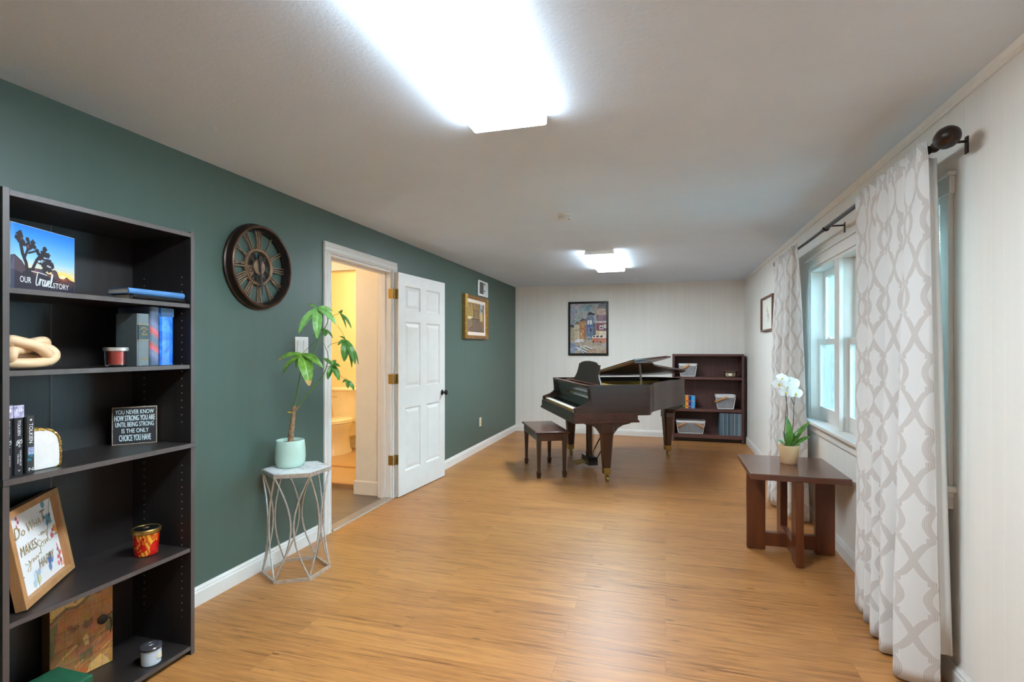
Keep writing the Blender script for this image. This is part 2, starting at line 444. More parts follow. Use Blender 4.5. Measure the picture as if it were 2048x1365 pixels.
def cap_mat():
    m, nt, bs = new_mat('translucent_end_cap'); bs.inputs['Base Color'].default_value = S(235,234,232); bs.inputs['Roughness'].default_value = 0.5
    tr = N(nt, 'ShaderNodeBsdfTranslucent'); tr.inputs[0].default_value = (0.9,0.9,0.9,1)
    mx = N(nt, 'ShaderNodeMixShader'); mx.inputs[0].default_value = 0.035
    nt.links.new(bs.outputs[0], mx.inputs[1]); nt.links.new(tr.outputs[0], mx.inputs[2]); nt.links.new(mx.outputs[0], nt.nodes['Material Output'].inputs[0]); return m
M['endcap'] = cap_mat()
M['paper'] = plain('book_pages', S(222,214,198), 0.8, var=0.06, vs=200)
M['whiteink'] = plain('white_ink', S(236,238,238), 0.6, var=0.02)
M['goldink'] = plain('gold_ink', S(176,150,96), 0.45, 0.3, 0.1, 60)
M['lightwood'] = wood('blonde_wood', S(206,170,130), S(228,198,160), 0.45, 6, 'y', 0.05)
M['oakframe'] = wood('oak_frame', S(166,118,74), S(196,146,96), 0.5, 8, 'z', 0.06)
M['handle'] = wood('bamboo_handle', S(190,130,70), S(214,156,92), 0.45, 8, 'x', 0.03)
def curtain_mat():
    m, nt, bs = new_mat('trellis_curtain_fabric')
    uv = N(nt, 'ShaderNodeUVMap'); sp = N(nt, 'ShaderNodeSeparateXYZ'); nt.links.new(uv.outputs[0], sp.inputs[0])
    u, v = sp.outputs[0], sp.outputs[1]
    U, V = 0.195, 0.300
    t = math_n(nt, 'FRACT', math_n(nt, 'DIVIDE', v, V))
    lt = lambda x, y: math_n(nt, 'LESS_THAN', x, y)
    mul = lambda x, y: math_n(nt, 'MULTIPLY', x, y)
    add = lambda x, y: math_n(nt, 'ADD', x, y)
    h1 = add(mul(math_n(nt, 'SINE', mul(t, PI/0.36)), 0.034), 0.008)
    tau = math_n(nt, 'DIVIDE', math_n(nt, 'SUBTRACT', t, 0.43), 0.50)
    tri = math_n(nt, 'SUBTRACT', 1.0, math_n(nt, 'ABSOLUTE', math_n(nt, 'MULTIPLY_ADD', tau, 2.0, -1.0)))
    h2 = add(mul(math_n(nt, 'POWER', math_n(nt, 'MAXIMUM', tri, 0.0), 0.62), U/2-0.024), 0.024)
    s1 = lt(t, 0.36); s2 = mul(math_n(nt, 'GREATER_THAN', t, 0.43), lt(t, 0.93))
    s3 = math_n(nt, 'SUBTRACT', 1.0, add(s1, s2))
    h = add(add(mul(s1, h1), mul(s2, h2)), mul(s3, 0.024))
    uw = math_n(nt, 'ABSOLUTE', math_n(nt, 'WRAP', u, U/2, -U/2))
    d = math_n(nt, 'ABSOLUTE', math_n(nt, 'SUBTRACT', uw, h))
    d = math_n(nt, 'MINIMUM', d, math_n(nt, 'ABSOLUTE', add(uw, h)))
    d = math_n(nt, 'MINIMUM', d, math_n(nt, 'ABSOLUTE', math_n(nt, 'SUBTRACT', math_n(nt, 'SUBTRACT', U, uw), h)))
    band = lt(d, 0.0185)
    st = math_n(nt, 'COSINE', mul(d, 2*PI/0.0082))
    st = math_n(nt, 'MULTIPLY_ADD', st, 0.30, 0.62)
    k = mul(band, st)
    wv = noise_n(nt, uv.outputs[0], 600, 2)
    base = mixc(nt, wv, S(222,219,216), S(238,236,234))
    c = mixc(nt, k, base, S(194,183,176))
    nt.links.new(c, bs.inputs['Base Color']); bs.inputs['Roughness'].default_value = 0.75
    bs.inputs['Sheen Weight'].default_value = 0.2
    tr = N(nt, 'ShaderNodeBsdfTranslucent'); nt.links.new(c, tr.inputs[0])
    mx = N(nt, 'ShaderNodeMixShader'); mx.inputs[0].default_value = 0.12
    nt.links.new(bs.outputs[0], mx.inputs[1]); nt.links.new(tr.outputs[0], mx.inputs[2])
    nt.links.new(mx.outputs[0], nt.nodes['Material Output'].inputs[0])
    return m
M['curtain'] = curtain_mat()

def holes_mat():
    """black laminate side panel with pale peg holes"""
    m, nt, bs = new_mat('black_laminate_drilled')
    v = coords(nt, (1,1,0.08)); f = noise_n(nt, v, 40, 6, .65, .4)
    base = ramp(nt, f, [(0.32, S(32,28,28)), (0.68, S(44,39,38))])
    o = coords(nt); sp = N(nt, 'ShaderNodeSeparateXYZ'); nt.links.new(o, sp.inputs[0]); x, z = sp.outputs[0], sp.outputs[2]
    dz = math_n(nt, 'WRAP', z, 0.016, -0.016); acc = None
    for cx in (-0.096, 0.121):
        dx = math_n(nt, 'SUBTRACT', x, cx)
        r = math_n(nt, 'SQRT', math_n(nt, 'ADD', math_n(nt, 'MULTIPLY', dx, dx), math_n(nt, 'MULTIPLY', dz, dz)))
        k = math_n(nt, 'LESS_THAN', r, 0.0027); acc = k if acc is None else math_n(nt, 'MAXIMUM', acc, k)
    ok = math_n(nt, 'MAXIMUM', math_n(nt, 'MULTIPLY', math_n(nt, 'GREATER_THAN', z, 0.16), math_n(nt, 'LESS_THAN', z, 0.84)), math_n(nt, 'MULTIPLY', math_n(nt, 'GREATER_THAN', z, 1.02), math_n(nt, 'LESS_THAN', z, 1.69)))
    ok = math_n(nt, 'MULTIPLY', ok, math_n(nt, 'LESS_THAN', math_n(nt, 'ABSOLUTE', sp.outputs[1]), 0.3365))
    c = mixc(nt, math_n(nt, 'MULTIPLY', acc, ok), base, S(222,204,184))
    nt.links.new(c, bs.inputs['Base Color']); bs.inputs['Roughness'].default_value = 0.42
    return m
M['blackwood_drilled'] = holes_mat()
# ------------------------------------------------------------------ the room
XL, XR, YB, YF, HC = -2.365, 1.108, 8.37, -1.3, 2.35
DY0, DY1, DZ = 3.365, 4.275, 2.045         # doorway in the left wall
WY0, WY1, WZ0, WZ1 = 2.60, 4.69, 0.785, 1.97   # window opening in the right wall

struct(MB().box(XL, XR, YF, YB, -0.06, 0).build('floor', M['floor']), 'honey oak plank floor running across the long room', 'floor')
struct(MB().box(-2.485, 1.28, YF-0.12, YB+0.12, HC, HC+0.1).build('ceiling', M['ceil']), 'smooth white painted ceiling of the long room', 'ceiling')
w = MB(); w.box(-2.43, XL, YF, DY0, 0, HC).box(-2.43, XL, DY1, YB, 0, HC).box(-2.43, XL, DY0, DY1, DZ, HC)
struct(w.build('wall_left', M['green']), 'long dark green wall with the open doorway', 'wall')
w = MB(); w.box(-2.49, -2.43, YF, DY0, 0, HC).box(-2.49, -2.43, DY1, YB, 0, HC).box(-2.49, -2.43, DY0, DY1, DZ, HC)
struct(w.build('wall_hall', M['hall']), 'cream back of the green wall inside the small hall', 'wall')
w = MB(); w.box(XR, 1.27, YF, WY0, 0, HC).box(XR, 1.27, WY1, YB, 0, HC).box(XR, 1.27, WY0, WY1, 0, WZ0).box(XR, 1.27, WY0, WY1, WZ1, HC)
struct(w.build('wall_right', M['wall_y']), 'off-white grooved panel wall with the curtained window', 'wall')
struct(MB().box(-2.49, 1.27, YB, YB+0.12, 0, HC).build('wall_back', M['wall_x']), 'off-white grooved panel wall behind the piano', 'wall')
struct(MB().box(-2.49, 1.27, YF-0.12, YF, 0, HC).build('wall_front', M['wall_x']), 'off-white wall behind the viewer closing the room', 'wall')

def base_profile(h=0.098, t=0.016):
    return [(0,0),(t,0),(t,h*0.72),(t*0.75,h*0.78),(t*0.7,h*0.88),(t*0.35,h*0.96),(t*0.3,h),(0,h)]
def baseboard(name, side, a, b, label):
    mb = MB(); P = base_profile()
    if side == 'L': mb.prism([(XL+x, z) for x, z in P], a, b, 'y')
    if side == 'R': mb.prism([(XR-x, z) for x, z in P], a, b, 'y')
    if side == 'B': mb.prism([(YB-x, z) for x, z in P], a, b, 'x')
    return mb
mb = baseboard('', 'L', YF, 3.285, ''); mb2 = baseboard('', 'L', 4.355, YB, ''); mb.add(mb2.v, mb2.f)
struct(mb.build('baseboard_left', M['white']), 'white baseboard along the green wall', 'baseboard')
struct(baseboard('', 'R', YF, YB, '').build('baseboard_right', M['white']), 'white baseboard under the window along the panel wall', 'baseboard')
struct(baseboard('', 'B', XL, XR, '').build('baseboard_back', M['white']), 'white baseboard along the back wall behind the piano', 'baseboard')
c = MB().prism([(XR,2.312),(XR-0.008,2.312),(XR-0.010,2.322),(XR-0.014,2.326),(XR-0.016,2.345),(XR-0.018,2.35),(XR,2.35)], YF, YB, 'y')
struct(c.build('trim_1', M['wall_y']), 'slim crown strip where the right panel wall meets the ceiling', 'trim')

# doorway casing and jamb
cas = MB()
prof = [(0,0),(0.012,0),(0.018,0.012),(0.014,0.02),(0.018,0.045),(0.012,0.05),(0.016,0.062),(0.012,0.08),(0,0.08)]   # (proud, across)
for a, sgn in ((DY0, -1), (DY1, 1)):
    cas.prism([(XL+p, a+sgn*q) for p, q in prof], 0, DZ, 'z')
v = [(XL+p, DZ+q) for p, q in prof]
cas.prism(v, DY0-0.08, DY1+0.08, 'y')
struct(cas.build('trim_2', M['white']), 'white moulded casing around the doorway in the green wall', 'trim')
j = MB()
j.box(-2.495, XL+0.001, DY0-0.0, DY0+0.018, 0, DZ).box(-2.495, XL+0.001, DY1-0.018, DY1, 0, DZ).box(-2.495, XL+0.001, DY0, DY1, DZ-0.018, DZ)
j.box(-2.455, -2.415, DY0+0.018, DY0+0.03, 0, DZ-0.018).box(-2.455, -2.415, DY1-0.03, DY1-0.018, 0, DZ-0.018).box(-2.455, -2.415, DY0+0.018, DY1-0.018, DZ-0.03, DZ-0.018)
struct(j.build('trim_3', M['white'], bevel=0.002), 'white door jamb lining inside the doorway', 'trim')
struct(MB().prism([(-2.43,0.001),(-2.345,0.001),(-2.352,0.009),(-2.37,0.012),(-2.43,0.012)], DY0+0.018, DY1-0.018, 'y').build('threshold_strip', plain('taupe_threshold', S(150,134,120), 0.4, 0.1)), 'taupe floor strip across the doorway to the hall', 'trim')

# open six-panel door, folded back against the green wall
F0 = Vector((-2.306, 4.296, 0)); F1 = Vector((-2.236, 5.172, 0)); ex = (F1-F0).normalized(); en = Vector((ex.y, -ex.x, 0))   # en points into the room
door = thing('door_1', 'white six-panel door standing open against the green wall', 'door', F0, 0, None, 'structure')
dm = Matrix(((ex.x, -en.x, 0, 0),(ex.y, -en.y, 0, 0),(0,0,1,0),(0,0,0,1)))     # x along leaf, y into wall
LW = (F1-F0).length; DT = 0.036
xs = [0, 0.112, 0.382, 0.497, 0.767, LW]; zs = [0.008, 0.22, 0.80, 0.985, 1.595, 1.70, 1.925, 2.036]
leafm = MB()
leafm.box(0, LW, 0.012, DT-0.012, zs[0], zs[-1])
for i in range(5):
    for k in range(7):
        if i in (1, 3) and k in (1, 3, 5): continue
        leafm.box(xs[i], xs[i+1], 0, DT, zs[k], zs[k+1])
leafm.xform(dm)
leafm.build('door_leaf', M['white'], door, weld=True)
for i in (1, 3):
    for k in (1, 3, 5):
        x0, x1, z0, z1 = xs[i], xs[i+1], zs[k], zs[k+1]
        pm = MB()
        def rect(ins, y): return [Vector((x0+ins, y, z0+ins)), Vector((x1-ins, y, z0+ins)), Vector((x1-ins, y, z1-ins)), Vector((x0+ins, y, z1-ins))]
        pm.loft([rect(0, 0.0), rect(0.010, 0.009), rect(0.018, 0.010), rect(0.045, 0.002), rect(0.05, 0.0015)], False, True)
        pm.loft([rect(0, DT), rect(0.010, DT-0.009), rect(0.018, DT-0.010), rect(0.045, DT-0.002)], False, True)
        pm.xform(dm); pm.build('door_panel', M['white'], door)
for hz in (0.30, 1.03, 1.795):
    h = MB()
    h.xform(Matrix.Identity(4))
    # leaf plate on the door edge, plate on the jamb, knuckle between
    h.prism([(0.002, hz),(0.034, hz),(0.034, hz+0.088),(0.002, hz+0.088)], -0.0025, 0.0, 'x', dm)
    knx, kny = -2.345-F0.x, 4.2785-F0.y
    h.lathe([(0.006,hz-0.003),(0.0065,hz),(0.0065,hz+0.088),(0.006,hz+0.091)], 12, (knx+0.008,kny,0))
    h.box(knx-0.042, knx+0.004, DY1-0.0205-F0.y, DY1-0.018-F0.y, hz, hz+0.088)
    ho = h.build('hinge', M['brass'], door, smooth=True)
    sc = MB()
    for dz in (0.014, 0.044, 0.074):
        sc.lathe([(0.0035,0),(0.0035,0.0015)], 8, (0,0,0), m=Matrix.Translation(Vector((knx-0.018 - (0.010 if dz==0.044 else 0), DY1-0.0205-F0.y, hz+dz))) @ Matrix.Rotation(PI/2, 4, 'X'))
    sc.build('screw', plain('hinge_screw', S(90,66,24), 0.5, 0.5), ho)
for sgn, yy in ((-1, 0.0), (1, DT)):
    kb = MB(); kb.lathe([(0.0,0),(0.026,0),(0.030,0.004),(0.024,0.009),(0.010,0.012),(0.009,0.026),(0.018,0.032),(0.027,0.042),(0.028,0.050),(0.022,0.058),(0.0,0.060)], 24, (0,0,0),
        m=dm @ Matrix.Translation(Vector((LW-0.062, yy, 0.89))) @ Matrix.Rotation(-sgn*PI/2 if False else (PI/2 if sgn < 0 else -PI/2), 4, 'X'))
    kb.build('knob', M['blackplastic'], door, smooth=True)

# hall behind the doorway, and the bathroom beyond it
struct(MB().box(-3.9, -2.43, 2.9, 4.49, -0.06, 0.0).build('floor_hall', M['hallfloor']), 'dark grey-brown plank floor of the small hall', 'floor')
w = MB(); w.box(-2.76, -2.49, 4.32, 4.45, 0, HC).box(-3.75, -2.76, 4.34, 4.45, 2.085, HC).box(-4.0, -3.68, 4.32, 4.45, 0, HC)
w.box(-3.95, -3.85, 2.8, 4.32, 0, HC).box(-3.95, -2.49, 2.78, 2.9, 0, HC)
struct(w.build('wall_inner', M['hall']), 'cream wall of the hall beside the bathroom doorway', 'wall')
struct(MB().box(-3.95, -2.49, 2.78, 4.45, HC, HC+0.08).build('ceiling_hall', M['hall']), 'cream ceiling of the small hall', 'ceiling')
struct(MB().prism([(4.32-x, z) for x, z in [(0,0),(0.014,0),(0.014,0.115),(0.006,0.125),(0,0.125)]], -2.759, -2.50, 'x').box(-2.774,-2.759,4.3065,4.45,0,0.12).build('baseboard_hall', M['hall']), 'cream baseboard at the foot of the hall wall end', 'baseboard')
struct(MB().box(-4.75, -2.55, 4.49, 6.15, -0.06, 0.035).build('floor_bath', M['bathfloor']), 'tan bathroom floor beyond the hall', 'floor')
struct(MB().box(-4.75, -2.55, 4.455, 4.50, 0.0, 0.042).box(-4.75,-2.55,5.10,5.15,0.03,0.042).build('trim_4', plain('tan_step', S(170,132,92), 0.5, 0.1)), 'tan raised threshold strips of the bathroom floor', 'trim')
w = MB(); w.box(-4.85, -2.49, 6.15, 6.25, 0, HC).box(-4.85, -4.75, 4.3, 6.25, 0, HC).box(-2.55, -2.49, 4.45, 6.15, 0, HC).box(-4.85,-3.9,4.3,4.45,0,HC)
struct(w.build('wall_bath', M['bath']), 'yellow lit bathroom wall behind the toilet', 'wall')
struct(MB().box(-4.85, -2.49, 4.45, 6.25, HC, HC+0.08).build('ceiling_bath', M['bath']), 'bathroom ceiling beyond the hall', 'ceiling')
struct(MB().box(-4.75, -2.55, 6.137, 6.15, 0.035, 0.135).build('baseboard_bath', M['hall']), 'cream baseboard behind the toilet', 'baseboard')

# ------------------------------------------------------------------ window
win = thing('window_1', 'white triple double-hung window in the right panel wall', 'window', (XR, 3.645, WZ0), 0, None, 'structure')
def wbox(mb, x0, x1, y0, y1, z0, z1): mb.box(x0-XR, x1-XR, y0-3.645, y1-3.645, z0-WZ0, z1-WZ0); return mb
f = MB()
wbox(f, 1.09, 1.108, WY0-0.072, WY0, 0.785, 2.035); wbox(f, 1.09, 1.108, WY1, WY1+0.072, 0.785, 2.035)
wbox(f, 1.088, 1.108, WY0-0.085, WY1+0.085, 1.97, 2.04); wbox(f, 1.078, 1.108, WY0-0.095, WY1+0.095, 2.04, 2.056)
f.build('window_casing', M['white'], win, bevel=0.003)
f = MB()
wbox(f, 1.10, 1.27, WY0, WY0+0.02, WZ0, WZ1); wbox(f, 1.10, 1.27, WY1-0.02, WY1, WZ0, WZ1); wbox(f, 1.10, 1.27, WY0, WY1, WZ1-0.02, WZ1)
f.build('jamb', M['white'], win, bevel=0.002)
f = MB(); wbox(f, 1.045, 1.30, WY0-0.095, WY1+0.095, 0.775, 0.80); f.build('window_sill', M['white'], win, bevel=0.006)
f = MB(); wbox(f, 1.088, 1.108, WY0-0.07, WY1+0.07, 0.705, 0.775); wbox(f, 1.078, 1.108, WY0-0.075, WY1+0.075, 0.752, 0.775); f.build('apron', M['white'], win, bevel=0.003)
for y0, y1 in ((3.23, 3.33), (3.96, 4.06)):
    f = MB(); wbox(f, 1.11, 1.27, y0+0.02, y1-0.02, 0.80, WZ1-0.02); wbox(f, 1.10, 1.125, y0, y1, 0.80, WZ1-0.02); f.build('mullion', M['white'], win, bevel=0.002)
for y0, y1 in ((2.62, 3.25), (3.31, 3.98), (4.04, 4.67)):
    for kind, x0, x1, z0, z1, rb, rt in (('lower', 1.155, 1.187, 0.80, 1.42, 0.10, 0.042), ('upper', 1.192, 1.224, 1.378, 1.95, 0.042, 0.05)):
        s = MB(); st = 0.045
        wbox(s, x0, x1, y0, y0+st, z0, z1); wbox(s, x0, x1, y1-st, y1, z0, z1)
        wbox(s, x0, x1, y0+st, y1-st, z0, z0+rb); wbox(s, x0, x1, y0+st, y1-st, z1-rt, z1)
        so = s.build('sash', M['white'], win, bevel=0.003)
        g = MB(); xm = (x0+x1)/2; wbox(g, xm-0.002, xm+0.002, y0+st, y1-st, z0+rb, z1-rt); g.build('glass_pane', M['glass'], so)
    l = MB(); ym = (y0+y1)/2; wbox(l, 1.142, 1.157, ym-0.03, ym+0.03, 1.42, 1.432); l.build('sash_lock', M['plastic'], win, bevel=0.003)

# ------------------------------------------------------------------ outside the window
struct(MB().box(1.28, 9, -3, 22, 0.2, 0.3).build('ground_outside', plain('yard_ground', S(150,148,130), 0.9, 0.2)), 'pale yard ground outside the window', 'ground')
M['greywood'] = wood('weathered_wood', S(62,68,72), S(112,118,120), 0.8, 5, 'y', 0.1)
M['palewood'] = wood('pale_painted_wood', S(208,212,208), S(236,238,234), 0.7, 5, 'z', 0.05)
fen = thing('fence', 'weathered grey board fence with open slat top outside the window', 'fence', (3.0, 8, 0.3))
for k in range(7):
    z0 = 0.02 + k*0.26
    MB().box(0, 0.04, -7, 9, z0, z0+0.235).build('board', M['greywood'], fen)
for k in range(6):
    yy = -6 + k*2.6; MB().box(-0.09, 0.0, yy, yy+0.09, 0, 2.9).build('post', M['palewood'], fen)
MB().box(-0.05, 0.05, -7, 9, 1.86, 2.02).build('top_rail', M['palewood'], fen)
sl = MB()
for k in range(90): sl.box(0.0, 0.03, -7+k*0.178, -7+k*0.178+0.075, 2.02, 2.85)
sl.build('slat_panel', M['palewood'], fen)
tag(MB().box(1.68, 1.83, 6.62, 6.78, 0.3, 2.9).build('porch_post', M['palewood'], bevel=0.006), 'pale square porch post standing outside the far window', 'post')
tag(MB().box(2.05, 2.21, 8.05, 8.21, 0.3, 2.9).build('porch_post', M['greywood'], bevel=0.006), 'grey square porch post behind the pale one outside', 'post')
dk = thing('porch_roof', 'white slatted porch roof edge above the window outside', 'roof', (1.3, 1.0, 2.42))
MB().box(0.0, 1.1, -1, 3.4, 0.0, 0.04).build('ceiling_boards', M['palewood'], dk)
for k in range(4): MB().box(0.25*k+0.1, 0.25*k+0.16, -1, 3.4, -0.10, 0.0).build('rafter', M['palewood'], dk)
tr = thing('tree', 'leafy green tree beyond the fence outside the window', 'tree', (4.6, 9.5, 0.3))
MB().tube([(0,0,0),(0.1,0,1.0),(0.0,0.1,2.2)], [0.14,0.11,0.08], 10).build('trunk', M['bark'], tr, smooth=True)
cr = MB()
for k in range(2600):
    a = rnd.uniform(0, 2*PI); b = math.acos(rnd.uniform(-1,1)); r = 1.0*rnd.random()**0.4
    p = Vector((1.2*r*math.sin(b)*math.cos(a), 4.2*r*math.sin(b)*math.sin(a), 2.7+1.3*r*math.cos(b)))
    q = Vector((rnd.gauss(0,1), rnd.gauss(0,1), rnd.gauss(0,1))).normalized(); t = q.orthogonal().normalized()*rnd.uniform(.05,.10); s_ = q.cross(t)*0.55
    cr.add([p-t, p-s_*0.8+t*0.1, p+t, p+s_*0.8+t*0.1], [(0,1,2,3)])
cr.build('crown', M['leaf'], tr, recalc=False)

# ------------------------------------------------------------------ curtain rod and curtains
RX, RZ = 1.0, 2.13
rod = thing('curtain_rod', 'dark bronze curtain rod with egg finials above the window', 'curtain rod', (RX, 3.85, RZ))
MB().tube([(0,-1.44,0),(0,0.1,0)], 0.0125, 16).build('rod_tube', M['bronze'], rod, smooth=True)
MB().tube([(0,0.05,0),(0,1.46,0)], 0.0100, 16).build('rod_tube', M['bronze'], rod, smooth=True)
for s_, y0 in ((-1, -1.44), (1, 1.46)):
    fn = MB(); mm = Matrix.Translation(Vector((0, y0, 0))) @ Matrix.Rotation(-s_*PI/2, 4, 'X')
    fn.lathe([(0.0,-0.01),(0.0165,-0.01),(0.0175,0.006),(0.013,0.012),(0.015,0.022),(0.026,0.034),(0.036,0.055),(0.040,0.078),(0.037,0.102),(0.027,0.122),(0.012,0.133),(0.0,0.135)], 28, m=mm)
    fn.build('finial', M['bronze_rim'], rod, smooth=True)
for y in (2.43-3.85, 3.87-3.85, 5.22-3.85):
    b = MB(); b.box(XR-RX-0.004, XR-RX, y-0.011, y+0.011, -0.035, 0.03)
    b.tube([(XR-RX-0.003,y,0.012),(0.03,y,0.012),(0.012,y,-0.006)], 0.0055, 8)
    b.tube([(0.0165*math.cos(a), y, 0.0165*math.sin(a)) for a in [PI*0.05+ -PI*1.15*i/10 for i in range(11)]], 0.005, 6)
    b.build('bracket', M['bronze'], rod)

def curtain(name, label, top, bot, ztop, zbot, fabw, lining=None, seed=1):
    t = thing(name, label, 'curtain', (bot[len(bot)//2][0], bot[len(bot)//2][1], 0), 0, 'trellis pattern curtains')
    o = Vector((bot[len(bot)//2][0], bot[len(bot)//2][1], 0))
    n1 = 12
    T = catmull([(x, y, 0) for x, y in top], n1); B = catmull([(x, y, 0) for x, y in bot], n1)
    NU = len(T); NV = 44
    L = [0.0]
    for a, b in zip(B, B[1:]): L.append(L[-1] + (b-a).length)
    sc = fabw / L[-1]
    rr = random.Random(seed)
    mb = MB(); uvs = []
    for j in range(NV):
        v = j/(NV-1); z = ztop + (zbot-ztop)*v
        k = v**0.6
        for i in range(NU):
            p = T[i].lerp(B[i], k)
            wob = noise.noise(Vector((i*0.12+seed, v*5, 3)))*0.008*min(1, v*4)
            if v < 0.06: # gathered heading around the rod
                q = math.sin(i*0.9)*0.005*(1 - v/0.06)
                p = p + Vector((q, 0, 0)); zz = z + abs(math.sin(i*0.45))*0.006*(1-v/0.06)
            else: zz = z
            mb.v.append((p.x+wob-o.x, p.y+wob*0.4-o.y, zz)); uvs.append((L[i]*sc, z))
    for j in range(NV-1):
        for i in range(NU-1): mb.f.append((j*NU+i, j*NU+i+1, (j+1)*NU+i+1, (j+1)*NU+i))
    ob = mb.build('curtain_panel', M['curtain'], t, smooth=True, angle=80, recalc=False)
    ul = ob.data.uv_layers.new(name='UVMap')
    for lp in ob.data.loops: ul.data[lp.index].uv = uvs[lp.vertex_index]
    so = ob.modifiers.new('thick', 'SOLIDIFY'); so.thickness = 0.0016; so.offset = 0
    if lining:
        LT = catmull([(x, y, 0) for x, y in lining[0]], 8); LB = catmull([(x, y, 0) for x, y in lining[1]], 8)
        lm = MB(); n = len(LT)
        for j in range(12):
            k = j/11
            for i in range(n):
                p = LT[i].lerp(LB[i], k); lm.v.append((p.x-o.x, p.y-o.y, 2.088 + (lining[2]-2.088)*k))
        for j in range(11):
            for i in range(n-1): lm.f.append((j*n+i, j*n+i+1, (j+1)*n+i+1, (j+1)*n+i))
        lo = lm.build('lining', M['lining'], t, smooth=True, angle=80, recalc=False); tag(lo, 'plain grey lining')
        so = lo.modifiers.new('thick', 'SOLIDIFY'); so.thickness = 0.0015; so.offset = 0
    return t
def head(y0, y1, n):
    return [(0.950 + (0.020 if i % 2 else 0.0) + 0.003*math.sin(i*2.3), y0 + (y1-y0)*(i + 0.3*math.sin(i*1.9))/(n-1)) for i in range(n)]
bot = [(1.035,2.462),(0.985,2.470),(0.90,2.515),(0.935,2.60),(1.02,2.640),(1.005,2.672),(0.915,2.70),(0.940,2.775),(1.03,2.800),(0.925,2.835),(0.955,2.91),(1.03,2.935),(0.935,2.975),(1.02,3.04),(0.95,3.07),(0.952,3.15)]
curtain('curtain', 'near cream and taupe trellis curtain hanging from rod to floor', [(0.968,2.412)] + head(2.436, 3.13, len(bot)-1), bot, 2.143, 0.012, 1.45,
        ([(0.978,2.418),(0.995,2.432),(1.012,2.442),(1.016,2.6),(1.016,2.85),(1.016,3.10)], [(1.034,2.464),(1.055,2.466),(1.078,2.472),(1.080,2.6),(1.07,2.85),(1.05,3.10)], 0.15), 1)
bot = [(1.065,4.55),(0.985,4.565),(0.93,4.65),(1.02,4.70),(0.92,4.75),(0.89,4.84),(1.01,4.88),(0.895,4.93),(0.875,5.01),(1.0,5.05),(0.88,5.08),(0.87,5.15),(0.93,5.20)]
curtain('curtain', 'far cream trellis curtain behind the white orchid', head(4.455, 5.29, len(bot)), bot, 2.143, 0.014, 1.5, None, 4)
# ------------------------------------------------------------------ ceiling lights and detector
def ceiling_light(x0, x1, y0, y1, label):
    t = thing('ceiling_light', label, 'ceiling light', ((x0+x1)/2, (y0+y1)/2, HC), 0, 'fluorescent wrap lights')
    W, L = (x1-x0)/2, (y1-y0)/2
    MB().box(-W+0.015, W-0.015, -L+0.003, L-0.003, -0.012, 0).build('housing', M['lightcap'], t)
    P = [(-W+0.004,-0.008),(-W,-0.012),(-W,-0.040),(-W+0.006,-0.045),(W-0.006,-0.045),(W,-0.040),(W,-0.012),(W-0.004,-0.008)]
    MB().box(-W+0.0055, W-0.0055, -L+0.004, L-0.004, -0.045, -0.0425).build('diffuser', M['light'], t)
    for s_ in (-1, 1): MB().prism([(s_*(W-0.012),-0.002),(s_*(W-0.001),-0.008),(s_*W,-0.012),(s_*W,-0.040),(s_*(W-0.006),-0.0445),(s_*(W-0.012),-0.042)], -L+0.004, L-0.004, 'y').build('side_lens', M['lightside'], t)
    for yy in (-L, L-0.004): MB().prism([(x*1.004, z*1.02) for x, z in P[:]], yy, yy+0.004, 'y').build('end_cap', M['endcap'], t)
    return t
ceiling_light(-0.814, -0.487, 0.995, 2.215, 'long glowing ceiling light overhead, the one nearer the black bookshelf')
ceiling_light(-0.813, -0.485, 5.42, 6.70, 'small far ceiling light glowing above the grand piano')
sd = thing('smoke_detector', 'round white smoke detector on the ceiling between the two lights', 'smoke detector', (-0.72, 3.92, HC))
MB().lathe([(0.056,0),(0.056,-0.014),(0.050,-0.016)], 32).build('base', M['plastic'], sd, smooth=True)
MB().lathe([(0.048,-0.014),(0.052,-0.018),(0.052,-0.03),(0.046,-0.038),(0.02,-0.041),(0.0,-0.041)], 32).build('cover', M['plastic_d'], sd, smooth=True)
MB().lathe([(0.004,-0.036),(0.004,-0.042),(0.0,-0.0425)], 10, (0.03,-0.02,0)).build('button', M['slot'], sd)

# ------------------------------------------------------------------ wall clock (axis +x)
ck = thing('wall_clock', 'large round bronze skeleton clock with copper roman numerals on green wall', 'clock', (XL, 2.633, 1.837))
RX90 = Matrix(((0,0,1,0),(1,0,0,0),(0,1,0,0),(0,0,0,1)))      # local (a,b,c) -> (x=c, y=a, z=b)
MB().lathe([(0.228,0.002),(0.250,0.001),(0.256,0.006),(0.256,0.014),(0.250,0.019),(0.247,0.020),(0.240,0.048)], 72, m=RX90, cap0=False, cap1=False).build('outer_rim', M['bronze_rim'], ck, smooth=True, weld=True)
MB().lathe([(0.240,0.048),(0.243,0.052),(0.242,0.060),(0.236,0.064),(0.230,0.062),(0.227,0.056)], 72, m=RX90, cap0=False, cap1=False).build('front_ring', plain('copper_edged_ring', S(92,62,48), 0.35, 0.6, 0.3, 14), ck, smooth=True, weld=True)
MB().lathe([(0.227,0.056),(0.224,0.030),(0.222,0.006),(0.228,0.002)], 72, m=RX90, cap0=False, cap1=False).build('inner_wall', plain('dark_rim_inside', S(40,36,34), 0.5, 0.2, 0.2, 14), ck, smooth=True, weld=True)
ring = MB(); ring.lathe([(0.212,0.014),(0.2235,0.014),(0.2235,0.022),(0.212,0.022),(0.212,0.014)], 64, m=RX90, cap0=False, cap1=False)
ring.build('outer_track', M['bronze_rim'], ck)
ring = MB(); ring.lathe([(0.092,0.012),(0.112,0.012),(0.114,0.018),(0.110,0.026),(0.106,0.022),(0.100,0.022),(0.096,0.028),(0.092,0.024),(0.092,0.012)], 64, m=RX90, cap0=False, cap1=False)
ring.build('chapter_ring', M['copper'], ck, smooth=True)
num = MB()
